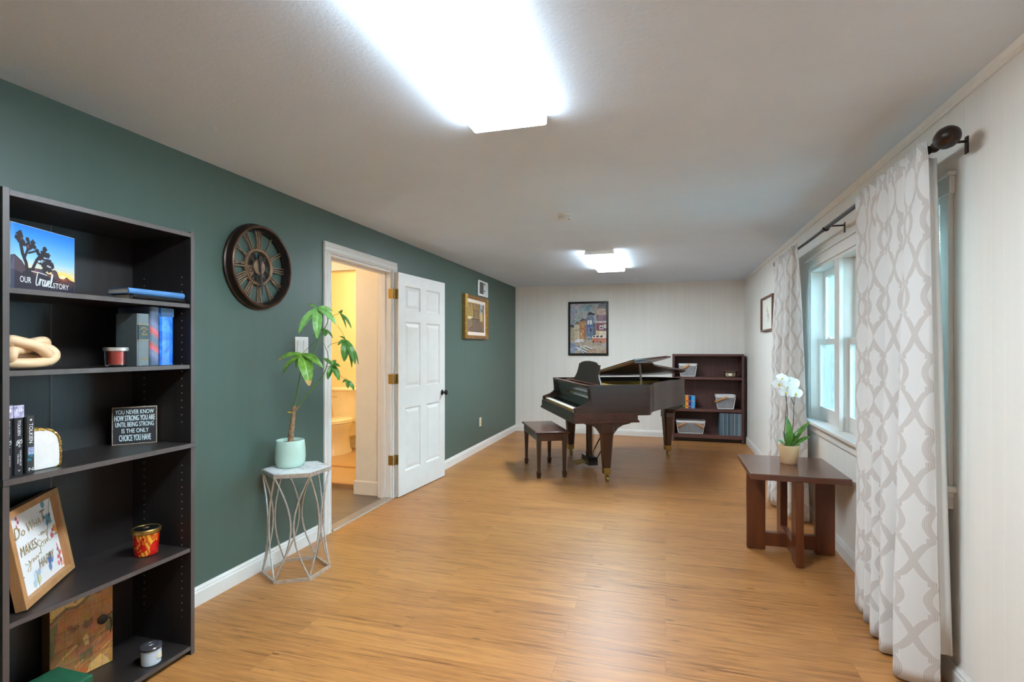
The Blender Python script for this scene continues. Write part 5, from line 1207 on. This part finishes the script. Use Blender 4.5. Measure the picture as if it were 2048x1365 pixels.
def flower(c, s_, nrm, roll=0.0):
    nrm = Vector(nrm).normalized(); r = nrm.cross(Vector((0,0,1))).normalized()*-1; u = nrm.cross(r)*-1
    if u.z < 0: u = -u
    m = frame(c, r, u); 
    if (m.to_3x3() @ Vector((0,0,1))).dot(nrm) < 0: m = frame(c, -r, u)
    m = m @ Matrix.Rotation(roll, 4, 'Z')
    fl_ = MB()
    for (a, L, w, k) in ((90,1.0,0.72,0),(215,0.95,0.66,0),(325,0.95,0.66,0)):
        d_ = Vector((math.cos(math.radians(a)), math.sin(math.radians(a)), -0.05))
        leaf(fl_, m @ Vector((0,0,-0.002)), m @ (d_*L*s_), w*s_, m.to_3x3() @ Vector((0,0,1)), 0.08, 0.1, 9, 7)
    for a in (12, 168):
        d_ = Vector((math.cos(math.radians(a)), math.sin(math.radians(a)), 0.02))
        leaf(fl_, m @ Vector((0,0,0.002)), m @ (d_*1.08*s_), 1.25*s_, m.to_3x3() @ Vector((0,0,1)), 0.10, 0.08, 9, 9)
    fo = fl_.build('flower', M['petal'], oc, smooth=True, angle=80, recalc=False)
    lp = MB(); lp.lathe([(0,0),(0.22*s_,0.02*s_),(0.16*s_,0.2*s_),(0,0.26*s_)], 10, m=m @ Matrix.Translation(Vector((0,-0.16*s_,0)))); 
    lp.lathe([(0,0),(0.10*s_,0.05*s_),(0.0,0.22*s_)], 8, m=m @ Matrix.Translation(Vector((0,0.02*s_,0))))
    lp.build('throat', M['petalc'], fo, smooth=True)
for c, s_, n, r in (((-0.072,-0.064,0.548),0.036,(-0.35,-1,-0.1),.1),((-0.052,-0.050,0.585),0.032,(0.3,-1,0.35),-.2),((-0.020,-0.058,0.527),0.038,(0.05,-1,-0.05),0),((0.018,-0.040,0.548),0.038,(0.35,-1,0.2),.15),((-0.032,-0.062,0.492),0.033,(-.1,-1,-0.25),.1),((0.033,-0.046,0.484),0.036,(0.25,-1,-0.15),-.1),((-0.006,-0.040,0.572),0.028,(0,-.8,.7),.2)):
    flower(c, s_*1.22, n, r)
MB().lathe([(0,0),(.006,.006),(.005,.016),(0,.02)], 8, (-0.014,-0.02,0.455)).build('bud', M['petal'], oc, smooth=True)
# ------------------------------------------------------------------ baby grand piano (local x: bass -> treble, local y: keys -> tail)
pn = thing('grand_piano', 'dark mahogany baby grand piano with lid half open in far room', 'piano', (-0.86, 6.007, 0), math.atan2(-0.903, 0.429))
W2 = 0.74
outer = [(W2,-0.20),(W2,0.2),(W2,0.35)] + [(p.x,p.y) for p in catmull([(W2,0.40,0),(0.735,0.44,0),(0.70,0.475,0),(0.62,0.515,0),(0.50,0.58,0),(0.36,0.70,0),(0.20,0.87,0),(0.06,1.02,0),(-0.03,1.15,0),(-0.10,1.235,0),(-0.20,1.29,0),(-0.34,1.315,0),(-0.50,1.26,0),(-0.63,1.13,0),(-0.715,0.96,0),(-W2,0.80,0)], 4)] + [(-W2,0.5),(-W2,-0.20)]
def offset(poly, d):
    out = []; n = len(poly)
    for i in range(n):
        a = Vector(poly[max(i-1,0)]); b = Vector(poly[min(i+1,n-1)]); t = (b-a).normalized(); out.append((poly[i][0]-t.y*d, poly[i][1]+t.x*d))
    return out
inner = offset(outer, 0.035)
def strip(A, B, z0, z1):
    n = len(A); v = [(x,y,z0) for x,y in A]+[(x,y,z0) for x,y in B]+[(x,y,z1) for x,y in A]+[(x,y,z1) for x,y in B]; f = []
    for i in range(n-1): f += [(i,i+1,n+i+1,n+i),(2*n+i,2*n+i+1,3*n+i+1,3*n+i),(i,i+1,2*n+i+1,2*n+i),(n+i,n+i+1,3*n+i+1,3*n+i)]
    f += [(0,n,3*n,2*n),(n-1,2*n-1,4*n-1,3*n-1)]
    return MB().add(v, f)
strip(outer, inner, 0.70, 0.982).build('rim', M['mahog'], pn, smooth=True, angle=25)
strip(offset(outer, 0.0355), offset(outer, 0.05), 0.80, 0.978).build('inner_rim', M['pianoblack'], pn, smooth=True, angle=25)
lo = offset(outer, 0.012); strip(lo, offset(outer, 0.09), 0.672, 0.702).build('rim_base', M['mahog'], pn, smooth=True, angle=25)
def solid(poly, z0, z1): return MB().prism(poly, z0, z1, 'z')
sbp = [p for p in offset(outer, 0.034) if p[1] > -0.11]
solid(sbp, 0.885, 0.90).build('soundboard', M['goldplate'], pn)
ip = [p for p in offset(outer, 0.07) if p[1] > 0.05]
solid(ip, 0.902, 0.920).build('iron_plate', M['goldplate'], pn)
st_ = MB()
for k in range(5): 
    x = -0.5+0.24*k; st_.bar((x,0.12,0.930),(x*0.75-0.12,1.0-0.1*k if k > 1 else 1.1,0.930),0.03,0.022)
st_.build('plate_struts', M['goldplate'], pn)
MB().box(-0.68,0.68,0.02,0.10,0.918,0.940).build('pin_block', M['goldplate'], pn)
ss = MB()
for k in range(60): 
    x = -0.62+1.24*k/59; y1 = 1.18-0.62*max(0,(k-6)/53); ss.tube([(x,0.10,0.942),(x*0.8-0.1,max(0.5,y1),0.928)],0.0012,4)
ss.build('strings', M['brass'], pn)
# key bed, arms, key slip
MB().box(-W2-0.004, W2+0.004, -0.355, 0.305, 0.635, 0.70).build('key_bed', M['mahog_x'], pn, bevel=0.003)
MB().prism([(-0.368,0.605),(0.318,0.605),(0.318,0.618),(0.300,0.637),(-0.352,0.637),(-0.366,0.620)], -W2-0.016, W2+0.016, 'x').build('key_bed_moulding', M['mahog_x'], pn, bevel=0.002)
MB().box(-0.70, 0.70, -0.358, -0.330, 0.655, 0.712).build('key_slip', M['darkwood'], pn, bevel=0.003)
arm = [(-0.345,0.70),(-0.345,0.752),(-0.325,0.760),(-0.2555,0.783),(-0.215,0.812),(-0.190,0.845),(-0.178,0.895),(-0.190,0.925),(-0.203,0.945),(-0.212,0.965),(-0.212,0.982),(-0.19,0.982),(-0.19,0.70)]
for s_ in (1, -1):
    MB().prism(arm, s_*W2, s_*(W2-0.045), 'x').build('arm', M['mahog'], pn, bevel=0.002)
    MB().box(min(s_*0.695,s_*0.62), max(s_*0.695,s_*0.62), -0.330, -0.185, 0.70, 0.748).build('key_block', M['darkwood'], pn, bevel=0.004)
MB().box(-0.62, 0.62, -0.338, -0.185, 0.700, 0.716).build('key_frame', M['keywood'], pn)
kw = MB(); kb = MB(); nW = 52; kwid = 1.236/nW; x0 = -0.618
for i in range(nW): kw.box(x0+i*kwid+0.0006, x0+(i+1)*kwid-0.0006, -0.333, -0.187, 0.716, 0.738)
pat = [1,0,1,1,0,1,1]     # A has a sharp, B not, C, D, E not, F, G
for i in range(nW-1):
    if pat[i % 7]: kb.box(x0+(i+1)*kwid-0.006, x0+(i+1)*kwid+0.006, -0.283, -0.187, 0.738, 0.749)
kw.build('white_keys', M['ivory'], pn); kb.build('black_keys', M['pianoblack'], pn)
kf = MB().box(-0.618, 0.618, -0.336, -0.3332, 0.714, 0.731).build('key_fronts', M['keywood'], pn)
fb = MB(); fb.prism([(-0.186,0.742),(-0.182,0.742),(-0.160,0.78),(-0.156,0.84),(-0.168,0.90),(-0.185,0.945),(-0.190,0.945),(-0.176,0.90),(-0.166,0.84),(-0.170,0.78)], -0.695, 0.695, 'x'); fb.build('fallboard', M['pianoblack'], pn)
lg = MB()
for st2 in ([(-.5,.1),(-.45,.9),(-.38,.1),(-.42,.5),(-.3,.6),(-.25,.2),(-.18,.5),(-.14,.2),(-.06,.4),(-.02,.2)], [(.02,.8),(.10,.9),(.14,.5),(.06,.1),(.16,.2),(.2,.6),(.24,.2),(.30,.5),(.36,.2),(.42,.8),(.44,.2),(.52,.3)]):
    lg.tube([(p.x*0.15, -0.1715, 0.845+p.y*0.028) for p in catmull([(a,b,0) for a,b in st2], 5)], 0.0016, 5)
lg.build('gold_lettering', M['brass'], pn)
MB().box(-0.70, 0.70, -0.215, -0.165, 0.948, 0.976).build('name_rail', M['mahog_x'], pn, bevel=0.003)
# music desk and its rails
for x in (-0.55, 0.55): MB().box(x-0.03, x+0.03, -0.16, 0.12, 0.945, 0.965).build('desk_rail', M['mahog'], pn, bevel=0.002)
MB().box(-0.68, 0.68, -0.045, 0.01, 0.945, 0.968).build('desk_shelf', M['mahog_x'], pn, bevel=0.003)
dk_ = [(-0.43,0),(-0.41,0.02),(-0.37,0.05),(-0.33,0.10),(-0.315,0.15),(-0.305,0.19),(-0.32,0.205),(-0.30,0.207),(-0.27,0.208),(-0.25,0.222),(-0.15,0.238),(0,0.244)]
dk_ = [(x*1.22, z) for x, z in dk_]
dk_ = dk_ + [(-x, z) for x, z in dk_[-2::-1]]
dm_ = Matrix.Translation(Vector((0,0.0,0.966))) @ Matrix.Rotation(-0.16, 4, 'X')
md = MB(); md.prism(dk_, -0.009, 0.009, 'y', dm_); md.build('music_desk', M['darkwood'], pn, bevel=0.003)
MB().bar((0.0,0.03,1.10),(0.0,0.11,0.962),0.02,0.008).build('desk_strut', M['darkwood'], pn)
# lid: main part raised on a short stick, front flap folded back on top
ph = math.radians(8.0)
HM = Matrix.Translation(Vector((-W2,0,0.992))) @ Matrix.Rotation(-ph, 4, 'Y') @ Matrix.Translation(Vector((W2,0,0)))
lp_ = [(W2+0.012,0.265)] + [p for p in offset(outer, -0.014) if p[1] > 0.27 and p[0] > -W2-0.0001 or (p[1] > 0.27)]
lp_ = [(x if x > -W2 else -W2, y) for x, y in lp_] + [(-W2,0.265)]
MB().prism(lp_, 0.0, 0.020, 'z', HM).build('lid', M['mahog_x'], pn, bevel=0.003)
lu = [p for p in offset(lp_, 0.03)]
FMt = HM @ Matrix.Translation(Vector((0,0.265,0.022))) @ Matrix.Rotation(math.radians(5.5), 4, 'X')
fp = [(W2+0.012,0.0),(W2+0.012,0.36),(W2-0.03,0.40),(W2-0.06,0.435),(-W2,0.435),(-W2,0)]
MB().prism(fp, 0.0, 0.018, 'z', FMt).build('lid_flap', M['mahog_x'], pn, bevel=0.003)
MB().lathe([(0.005,-0.73),(0.005,0.73)], 8, m=HM @ Matrix.Translation(Vector((0,0.265,0.022))) @ Matrix.Rotation(PI/2,4,'Y')).build('lid_hinge', M['brass'], pn)
MB().bar((0.69,0.365,0.97),(0.665,0.355,0.992+math.sin(ph)*1.40),0.022,0.016,(0,1,0)).build('lid_prop', M['mahog_v'], pn, bevel=0.002)
MB().box(0.61,0.70,0.33,0.38,0.0,0.0) if False else None
# legs with brackets and casters
def piano_leg(lx, ly, brk='y'):
    l = MB(); zt = 0.605
    def sq(h, z): c = h*0.28; return [Vector((lx+a, ly+b, z)) for a, b in ((-h+c,-h),(h-c,-h),(h,-h+c),(h,h-c),(h-c,h),(-h+c,h),(-h,h-c),(-h,-h+c))]
    l.loft([sq(0.068,zt), sq(0.068,0.50), sq(0.060,0.492), sq(0.0585,0.485), sq(0.036,0.135)], True, True)
    lo_ = l.build('leg', M['mahog_v'], pn, smooth=True, angle=20)
    b = MB()
    arc = [(0.055,0.40),(0.058,0.45),(0.075,0.505),(0.11,0.548),(0.16,0.575),(0.235,0.590),(0.245,0.605)]
    P = [(-a, z) for a, z in arc[::-1]] + arc
    P = [(-0.245,0.605),(-0.235,0.590),(-0.16,0.575),(-0.11,0.548),(-0.075,0.505),(-0.058,0.48),(0.058,0.48),(0.075,0.505),(0.11,0.548),(0.16,0.575),(0.235,0.590),(0.245,0.605)]
    if brk == 'y': b.prism([(ly+p, z) for p, z in P], lx-0.045, lx+0.045, 'x')
    else: b.prism([(lx+p*0.6, z) for p, z in P], ly-0.045, ly+0.045, 'y')
    b.build('leg_bracket', M['mahog_v'], lo_, bevel=0.003)
    f_ = MB(); 
    def sq2(h, z): return [Vector((lx+a, ly+b_, z)) for a, b_ in ((-h,-h),(h,-h),(h,h),(-h,h))]
    f_.loft([sq2(0.0375,0.145), sq2(0.0345,0.085)]); f_.build('ferrule', M['brass'], lo_, bevel=0.002)
    c = MB(); c.lathe([(0.0,-0.0135),(0.022,-0.0135),(0.027,-0.008),(0.027,0.008),(0.022,0.0135),(0.0,0.0135)], 20, m=Matrix.Translation(Vector((lx-0.012,ly+0.012,0.027))) @ Matrix.Rotation(PI/2,4,'X') )
    c.bar((lx-0.012,ly-0.006,0.03),(lx,ly-0.004,0.088),0.008,0.02); c.bar((lx-0.012,ly+0.030,0.03),(lx,ly+0.012,0.088),0.008,0.02); c.lathe([(0.012,0.06),(0.016,0.09)],12,(lx,ly,0))
    c.build('caster', M['brass'], lo_, smooth=True)
piano_leg(0.668, 0.0); piano_leg(-0.668, 0.0); piano_leg(-0.40, 1.17, 'x')
MB().box(-0.50,-0.27,1.06,1.26,0.604,0.675).build('leg_block', M['mahog'], pn)
# pedal lyre
for x in (-0.05, 0.05): MB().lathe([(0.024,0.13),(0.024,0.165),(0.018,0.172),(0.020,0.35),(0.021,0.60),(0.026,0.61),(0.026,0.636)], 16, (x,0.03,0)).build('lyre_post', M['mahog_v'], pn, smooth=True)
MB().prism([(-0.135,0.045),(0.135,0.045),(0.135,0.10),(0.115,0.135),(-0.115,0.135),(-0.135,0.10)], -0.02, 0.09, 'y').build('pedal_box', M['pianoblack'], pn, bevel=0.004)
for x in (-0.07, 0.0, 0.07):
    MB().loft([[Vector((x+a*w, y, z+b*0.006)) for a, b in ((-1,-1),(1,-1),(1,1),(-1,1))] for w, y, z in ((0.010,-0.015,0.075),(0.010,-0.06,0.074),(0.019,-0.10,0.066),(0.021,-0.135,0.058),(0.012,-0.152,0.055))]).build('pedal', M['brass'], pn, bevel=0.002)
for x in (-0.02, 0.0, 0.02): MB().tube([(x*2.2,0.07,0.13),(x*2.2,0.075,0.62)], 0.003, 6).build('trap_rod', M['brass'], pn)
for x in (-0.10, 0.10): MB().tube([(x,0.085,0.11),(x*1.1,0.18,0.28),(x*1.2,0.40,0.66)], [0.007,0.009,0.007], 8).build('lyre_brace', M['mahog_v'], pn, smooth=True)

# bench
bn = thing('piano_bench', 'mahogany piano bench with spade feet in front of the keyboard', 'bench', (-1.290, 5.743, 0), math.atan2(-0.905, 0.424))
bt = MB(); 
def rc_(hx_, hy_, z): return [Vector((-hx_,-hy_,z)), Vector((hx_,-hy_,z)), Vector((hx_,hy_,z)), Vector((-hx_,hy_,z))]
bt.loft([rc_(0.395,0.170,0.462), rc_(0.408,0.183,0.472), rc_(0.408,0.183,0.480), rc_(0.395,0.172,0.487)]); bt.build('seat', M['mahog_x'], bn)
for (x0, x1, y0, y1) in ((-0.35,0.35,-0.158,-0.140),(-0.35,0.35,0.140,0.158),(-0.372,-0.354,-0.14,0.14),(0.354,0.372,-0.14,0.14)):
    MB().box(x0,x1,y0,y1,0.385,0.463).build('apron', M['mahog_x'], bn, bevel=0.002)
for sx in (-1, 1):
    for sy in (-1, 1):
        cx, cy = sx*0.352, sy*0.137
        def q(h, z): return [Vector((cx-h,cy-h,z)), Vector((cx+h,cy-h,z)), Vector((cx+h,cy+h,z)), Vector((cx-h,cy+h,z))]
        MB().loft([q(0.024,0.462), q(0.024,0.385), q(0.0145,0.085), q(0.0145,0.072), q(0.022,0.062), q(0.0215,0.045), q(0.016,0.0)]).build('leg', M['mahog_v'], bn, bevel=0.0015)
# ------------------------------------------------------------------ small cherry bookcase at the back wall
BX0, BX1, BY0, BY1, BH = 0.098, 1.062, 8.06, 8.345, 1.266
bc = thing('small_bookcase', 'dark cherry three-shelf bookcase in the back corner behind the piano', 'bookshelf', ((BX0+BX1)/2, 8.2, 0))
ox, oy = (BX0+BX1)/2, 8.2
b_ = lambda mb, x0, x1, y0, y1, z0, z1: mb.box(x0-ox, x1-ox, y0-oy, y1-oy, z0, z1)
for x0, x1 in ((BX0, BX0+0.03), (BX1-0.03, BX1)):
    mb = MB(); b_(mb, x0, x1, BY0, BY1, 0, BH); mb.build('side_panel', M['cherry'], bc, bevel=0.002)
mb = MB(); b_(mb, BX0+0.03, BX1-0.03, BY1-0.012, BY1-0.006, 0.05, BH-0.01); mb.build('back_panel', M['cherry'], bc)
mb = MB(); b_(mb, BX0+0.03, BX1-0.03, BY0+0.002, BY1, BH-0.03, BH-0.001); mb.build('top_panel', M['cherry_h'], bc, bevel=0.002)
for nm, z, t_ in (('shelf', 0.935, 0.035), ('shelf', 0.478, 0.040), ('bottom_shelf', 0.108, 0.05)):
    mb = MB(); b_(mb, BX0+0.03, BX1-0.03, BY0+0.006, BY1-0.012, z-t_, z); mb.build(nm, M['cherry_h'], bc, bevel=0.002)
mb = MB(); b_(mb, BX0+0.03, BX1-0.03, BY0+0.06, BY0+0.075, 0.0, 0.058); mb.build('toe_board', M['pianoblack'], bc)
tag(MB().box(1.072, 1.088, 8.10, 8.35, 0.0, 1.235).build('leaning_board', wood('dark_brown_board', S(58,50,44), S(76,66,58), 0.6, 6, 'z', 0.04)), 'dark brown board standing between the small bookcase and right wall', 'board')

def basket(label, cx, z, wt, wb, h, handles, kind=0, fold=True):
    t = thing('fabric_basket', label, 'basket', (cx, 8.19, z+0.001), 0, 'grey baskets in the small bookcase')
    D = 0.20
    def rr(w, d, zz, r=0.03, n=5):
        out = []
        for (sx, sy, a0) in ((1,-1,-90),(1,1,0),(-1,1,90),(-1,-1,180)):
            for k in range(n):
                a = math.radians(a0+90*k/(n-1)); out.append(Vector((sx*(w/2-r)+r*math.cos(a), sy*(d/2-r)+r*math.sin(a), zz)))
        return out
    mb = MB(); mb.loft([rr(wb*0.9,D*0.80,0.0), rr(wb,D*0.88,0.010), rr(wt*0.985,D*0.985,h*0.80), rr(wt,D,h*0.82)], True, False)
    mb.loft([rr(wt*0.97,D*0.97,h*0.8), rr(wb*0.97,D*0.85,0.014)], False, True)
    mb.build('mesh_body', plain('grey_mesh_fabric', S(158,158,160), 0.85, var=0.10, vs=14, bump=0.4, bs_scale=400), t, smooth=True, angle=50)
    mb = MB(); mb.loft([rr(wt+0.002,D+0.002,h*0.86), rr(wt+0.012,D+0.012,h*0.86), rr(wt+0.014,D+0.014,h), rr(wt-0.002,D-0.002,h), rr(wt-0.004,D-0.004,h*0.80)], False, False)
    mb.build('rim_band', plain('white_rim', S(226,224,222), 0.6, var=.02), t, smooth=True, angle=40)
    fr_ = MB()
    for sx in (-1, 1): fr_.tube([(sx*wb*0.46, -D*0.445, 0.01), (sx*wt*0.49, -D*0.5-0.002, h*0.82)], 0.006, 8)
    fr_.tube([(-wb*0.45,-D*0.44,0.008),(wb*0.45,-D*0.44,0.008)], 0.006, 8)
    fr_.build('wire_frame', plain('white_rim_wire', S(220,218,216), 0.5, var=.02), t, smooth=True)
    for (xa, za, xb, zb) in handles:
        MB().bar((xa, -D/2-0.016, za), (xb, -D/2-0.022, zb), 0.010, 0.024, (0,0,1)).build('handle', M['handle'], t, bevel=0.004)
    return t
basket('grey basket with one slanted handle on the top shelf beside piano lid', 0.312, 0.935, 0.245, 0.21, 0.190, [(-0.10,0.105,0.02,0.180)])
basket('grey basket with bamboo handle on the middle shelf of small bookcase', 0.822, 0.478, 0.260, 0.225, 0.203, [(-0.145,0.108,0.02,0.175)])
basket('wide grey basket with two bamboo handles on the bottom shelf', 0.348, 0.108, 0.395, 0.36, 0.19, [(-0.185,0.098,-0.065,0.162),(0.075,0.160,0.185,0.098)])
cd = thing('candle_bowl', 'oval glass candle bowl with wooden lid on the top shelf right', 'candle', (0.893, 8.13, 0.936))
MB().lathe([(0.070,0),(0.078,0.006),(0.090,0.085),(0.087,0.085),(0.076,0.010),(0,0.010)], 32, cap1=False, sy=0.55).build('bowl', M['clearglass'], cd, smooth=True)
MB().lathe([(0,0.011),(0.075,0.011),(0.083,0.060),(0,0.060)], 32, sy=0.55).build('wax', plain('tan_wax', S(206,180,134), 0.5, var=.05), cd, smooth=True)
MB().lathe([(0,0.085),(0.092,0.085),(0.093,0.095),(0,0.096)], 32, sy=0.55).build('lid', wood('walnut_lid', S(96,58,36), S(124,80,52), 0.5, 6, 'x'), cd)
MB().box(-0.035, 0.012, -0.052, -0.0455, 0.022, 0.056).build('label_sticker', M['plastic'], cd)
BK = [('green children book with round emblem, leftmost beside the piano', (40,112,70), 0.240, 0.276, 0.183), ('orange children book between the green and navy ones', (250,156,54), 0.278, 0.322, 0.183), ('navy children book beside the light blue one', (24,44,128), 0.3235, 0.358, 0.181), ('light blue children book at the end of the row', (64,166,226), 0.3595, 0.413, 0.180)]
for lab, c, x0, x1, h in BK:
    t = thing('book', lab, 'book', ((x0+x1)/2, 8.10, 0.479), -PI/2, 'children books on the middle shelf'); L = (x1-x0)/2
    MB().prism([(-0.16,-L),(-0.005,-L),(0,-L*0.6),(0,L*0.6),(-0.005,L),(-0.16,L),(-0.16,L-0.0025),(-0.008,L-0.0025),(-0.008,-L+0.0025),(-0.16,-L+0.0025)], 0, h, 'z').build('cover', plain('cloth_' + lab.split()[0], S(*c), 0.5, var=.05), t)
    MB().box(-0.157, -0.0085, -L+0.0027, L-0.0027, 0.002, h-0.004).build('pages', M['paper'], t)
    e = MB(); e.lathe([(L*0.5,0),(L*0.5,0.0008)], 14, m=Matrix.Translation(Vector((0,0,h*0.58))) @ Matrix.Rotation(PI/2,4,'Y')); e.box(0,0.0007,-L*.5,L*.5,h*.12,h*.2); e.build('spine_emblem', plain('emblem_' + lab.split()[0], S(236,150,90) if c[0] < 200 else S(150,60,30), 0.5), t)
# records in the bottom shelf
x = 0.742; i = 0; rr_ = random.Random(11)
cols = [(84,116,136),(100,124,138),(72,96,112),(150,156,158),(112,120,126),(90,106,114),(176,176,172),(96,112,116),(78,106,124),(124,138,142)]
rm = [plain('record_sleeve_%d' % k, S(*c), 0.6, var=.05) for k, c in enumerate(cols)]
while x < 1.022:
    w = rr_.uniform(0.0045, 0.0085); h = 0.315 + rr_.uniform(-0.004, 0.004)
    dx = rr_.uniform(0, 0.012)
    o = MB().box(-w/2, w/2, 0.0, 0.22, 0.0, h).build('record_sleeve', rm[i % 10 if rr_.random() < .7 else rr_.randrange(10)])
    o.location = (x+w/2, 8.075+dx, 0.109)
    tag(o, 'thin blue-grey record sleeve standing in the row on the bottom shelf', 'record', 'records on the bottom shelf')
    x += w + 0.0012; i += 1

# ------------------------------------------------------------------ toilet in the bathroom
tl = thing('toilet', 'cream white two-piece toilet glimpsed through the doorway', 'toilet', (-3.935, 6.13, 0.035))
cer = plain('toilet_ceramic', S(238,228,206), 0.2, var=.02, coat=0.3)
def oval(a, b0, b1, cy, z, n=36):
    out = []
    for i in range(n):
        t = 2*PI*i/n; y = math.sin(t); out.append(Vector((a*math.cos(t), cy + (b1 if y > 0 else b0)*y, z)))
    return out
def rrect(w, y0, y1, z, r=0.04, n=5):
    out = []
    for (sx, yy, a0, sy) in ((1,y0,-90,1),(1,y1,0,-1),(-1,y1,90,-1),(-1,y0,180,1)):
        for k in range(n):
            a = math.radians(a0+90*k/(n-1)); out.append(Vector((sx*(w/2-r)+r*math.cos(a), yy+sy*r+r*math.sin(a), z)))
    return out
MB().loft([rrect(0.40,-0.205,-0.02,0.40), rrect(0.44,-0.215,-0.02,0.55), rrect(0.46,-0.225,-0.02,0.765)]).build('tank', cer, tl, smooth=True, angle=50)
MB().loft([rrect(0.48,-0.235,-0.01,0.766), rrect(0.49,-0.24,-0.008,0.775), rrect(0.49,-0.24,-0.008,0.795), rrect(0.46,-0.225,-0.02,0.808)]).build('tank_lid', cer, tl, smooth=True, angle=50)
MB().lathe([(0.012,0),(0.012,0.02),(0.0,0.022)], 12, m=Matrix.Translation(Vector((-0.17,-0.224,0.70))) @ Matrix.Rotation(PI/2,4,'X')).bar((-0.17,-0.245,0.70),(-0.10,-0.247,0.692),0.010,0.014).build('flush_lever', M['silver'], tl, smooth=True)
MB().loft([oval(0.115,0.20,0.26,-0.36,0.0), oval(0.115,0.20,0.25,-0.36,0.02), oval(0.10,0.17,0.22,-0.36,0.06), oval(0.095,0.17,0.21,-0.36,0.20), oval(0.135,0.24,0.22,-0.38,0.29), oval(0.178,0.29,0.20,-0.40,0.365), oval(0.185,0.30,0.21,-0.40,0.395)]).build('bowl', cer, tl, smooth=True, angle=60)
MB().loft([rrect(0.21,-0.30,-0.03,0.20,0.06), rrect(0.26,-0.29,-0.02,0.36,0.05), rrect(0.38,-0.28,-0.02,0.398,0.04)]).build('tank_base', cer, tl, smooth=True, angle=50)
MB().loft([oval(0.185,0.30,0.22,-0.40,0.397), oval(0.192,0.31,0.225,-0.40,0.402), oval(0.192,0.31,0.225,-0.40,0.414), oval(0.185,0.30,0.22,-0.40,0.419)]).build('seat', cer, tl, smooth=True, angle=40)
MB().loft([oval(0.186,0.302,0.22,-0.40,0.421), oval(0.19,0.308,0.225,-0.40,0.426), oval(0.188,0.305,0.222,-0.40,0.436), oval(0.15,0.25,0.18,-0.40,0.444)]).build('seat_lid', cer, tl, smooth=True, angle=40)
MB().lathe([(0.013,0),(0.013,0.012),(0.0,0.022)], 12, (0.085,-0.26,0.018)).build('bolt_cap', cer, tl, smooth=True)
tb_ = thing('toilet_brush', 'dark toilet brush handle beside the toilet', 'toilet brush', (-4.28, 6.0, 0.035))
MB().lathe([(0.05,0),(0.05,0.14),(0.02,0.16),(0.010,0.17),(0.010,0.50),(0.012,0.505),(0.012,0.60),(0.0,0.61)], 16).build('holder', M['blackplastic'], tb_, smooth=True)

# ------------------------------------------------------------------ light and camera
def area(name, loc, rot, sx, sy, power, col):
    l = bpy.data.lights.new(name, 'AREA'); l.shape = 'RECTANGLE'; l.size = sx; l.size_y = sy; l.energy = power; l.color = col
    o = bpy.data.objects.new(name, l); COL.objects.link(o); o.location = loc; o.rotation_euler = rot; return o
bl = bpy.data.lights.new('bathroom_bulb', 'POINT'); bl.energy = 18; bl.color = (1.0, 0.80, 0.50); bl.shadow_soft_size = 0.12
o = bpy.data.objects.new('bathroom_bulb', bl); COL.objects.link(o); o.location = (-3.35, 5.55, 2.15)
hl = bpy.data.lights.new('hall_point_light', 'POINT'); hl.energy = 6; hl.color = (1.0, 0.84, 0.62); hl.shadow_soft_size = 0.1
o = bpy.data.objects.new('hall_point_light', hl); COL.objects.link(o); o.location = (-3.15, 3.6, 2.2)

w = bpy.data.worlds.new('sky'); SC.world = w; w.use_nodes = True; nt = w.node_tree
bg = nt.nodes['Background']
tc = N(nt, 'ShaderNodeTexCoord'); spz = N(nt, 'ShaderNodeSeparateXYZ'); nt.links.new(tc.outputs['Generated'], spz.inputs[0])
nt.links.new(ramp(nt, spz.outputs[2], [(0.0, (0.55,0.85,0.96,1)), (0.35, (0.42,0.80,1.0,1)), (1.0, (0.27,0.66,1.0,1))]), bg.inputs[0])
bg.inputs[1].default_value = 44.0

cam = bpy.data.cameras.new('camera'); cam.sensor_width = 36; cam.lens = 36*1060/2048; cam.shift_y = 14.5/2048; cam.clip_start = 0.05; cam.clip_end = 100
co = bpy.data.objects.new('camera', cam); COL.objects.link(co)
co.location = (0, 0, 1.35); co.rotation_euler = (PI/2, 0, math.atan(307/1060))
SC.camera = co
vs = SC.view_settings; vs.view_transform = 'Standard'; vs.look = 'None'; vs.exposure = 1.05; vs.gamma = 1.0; vs.use_curve_mapping = False
SC.cycles.max_bounces = 10; SC.cycles.diffuse_bounces = 6; SC.cycles.transparent_max_bounces = 12; SC.cycles.sample_clamp_indirect = 6.0
SC.cycles.use_denoising = True
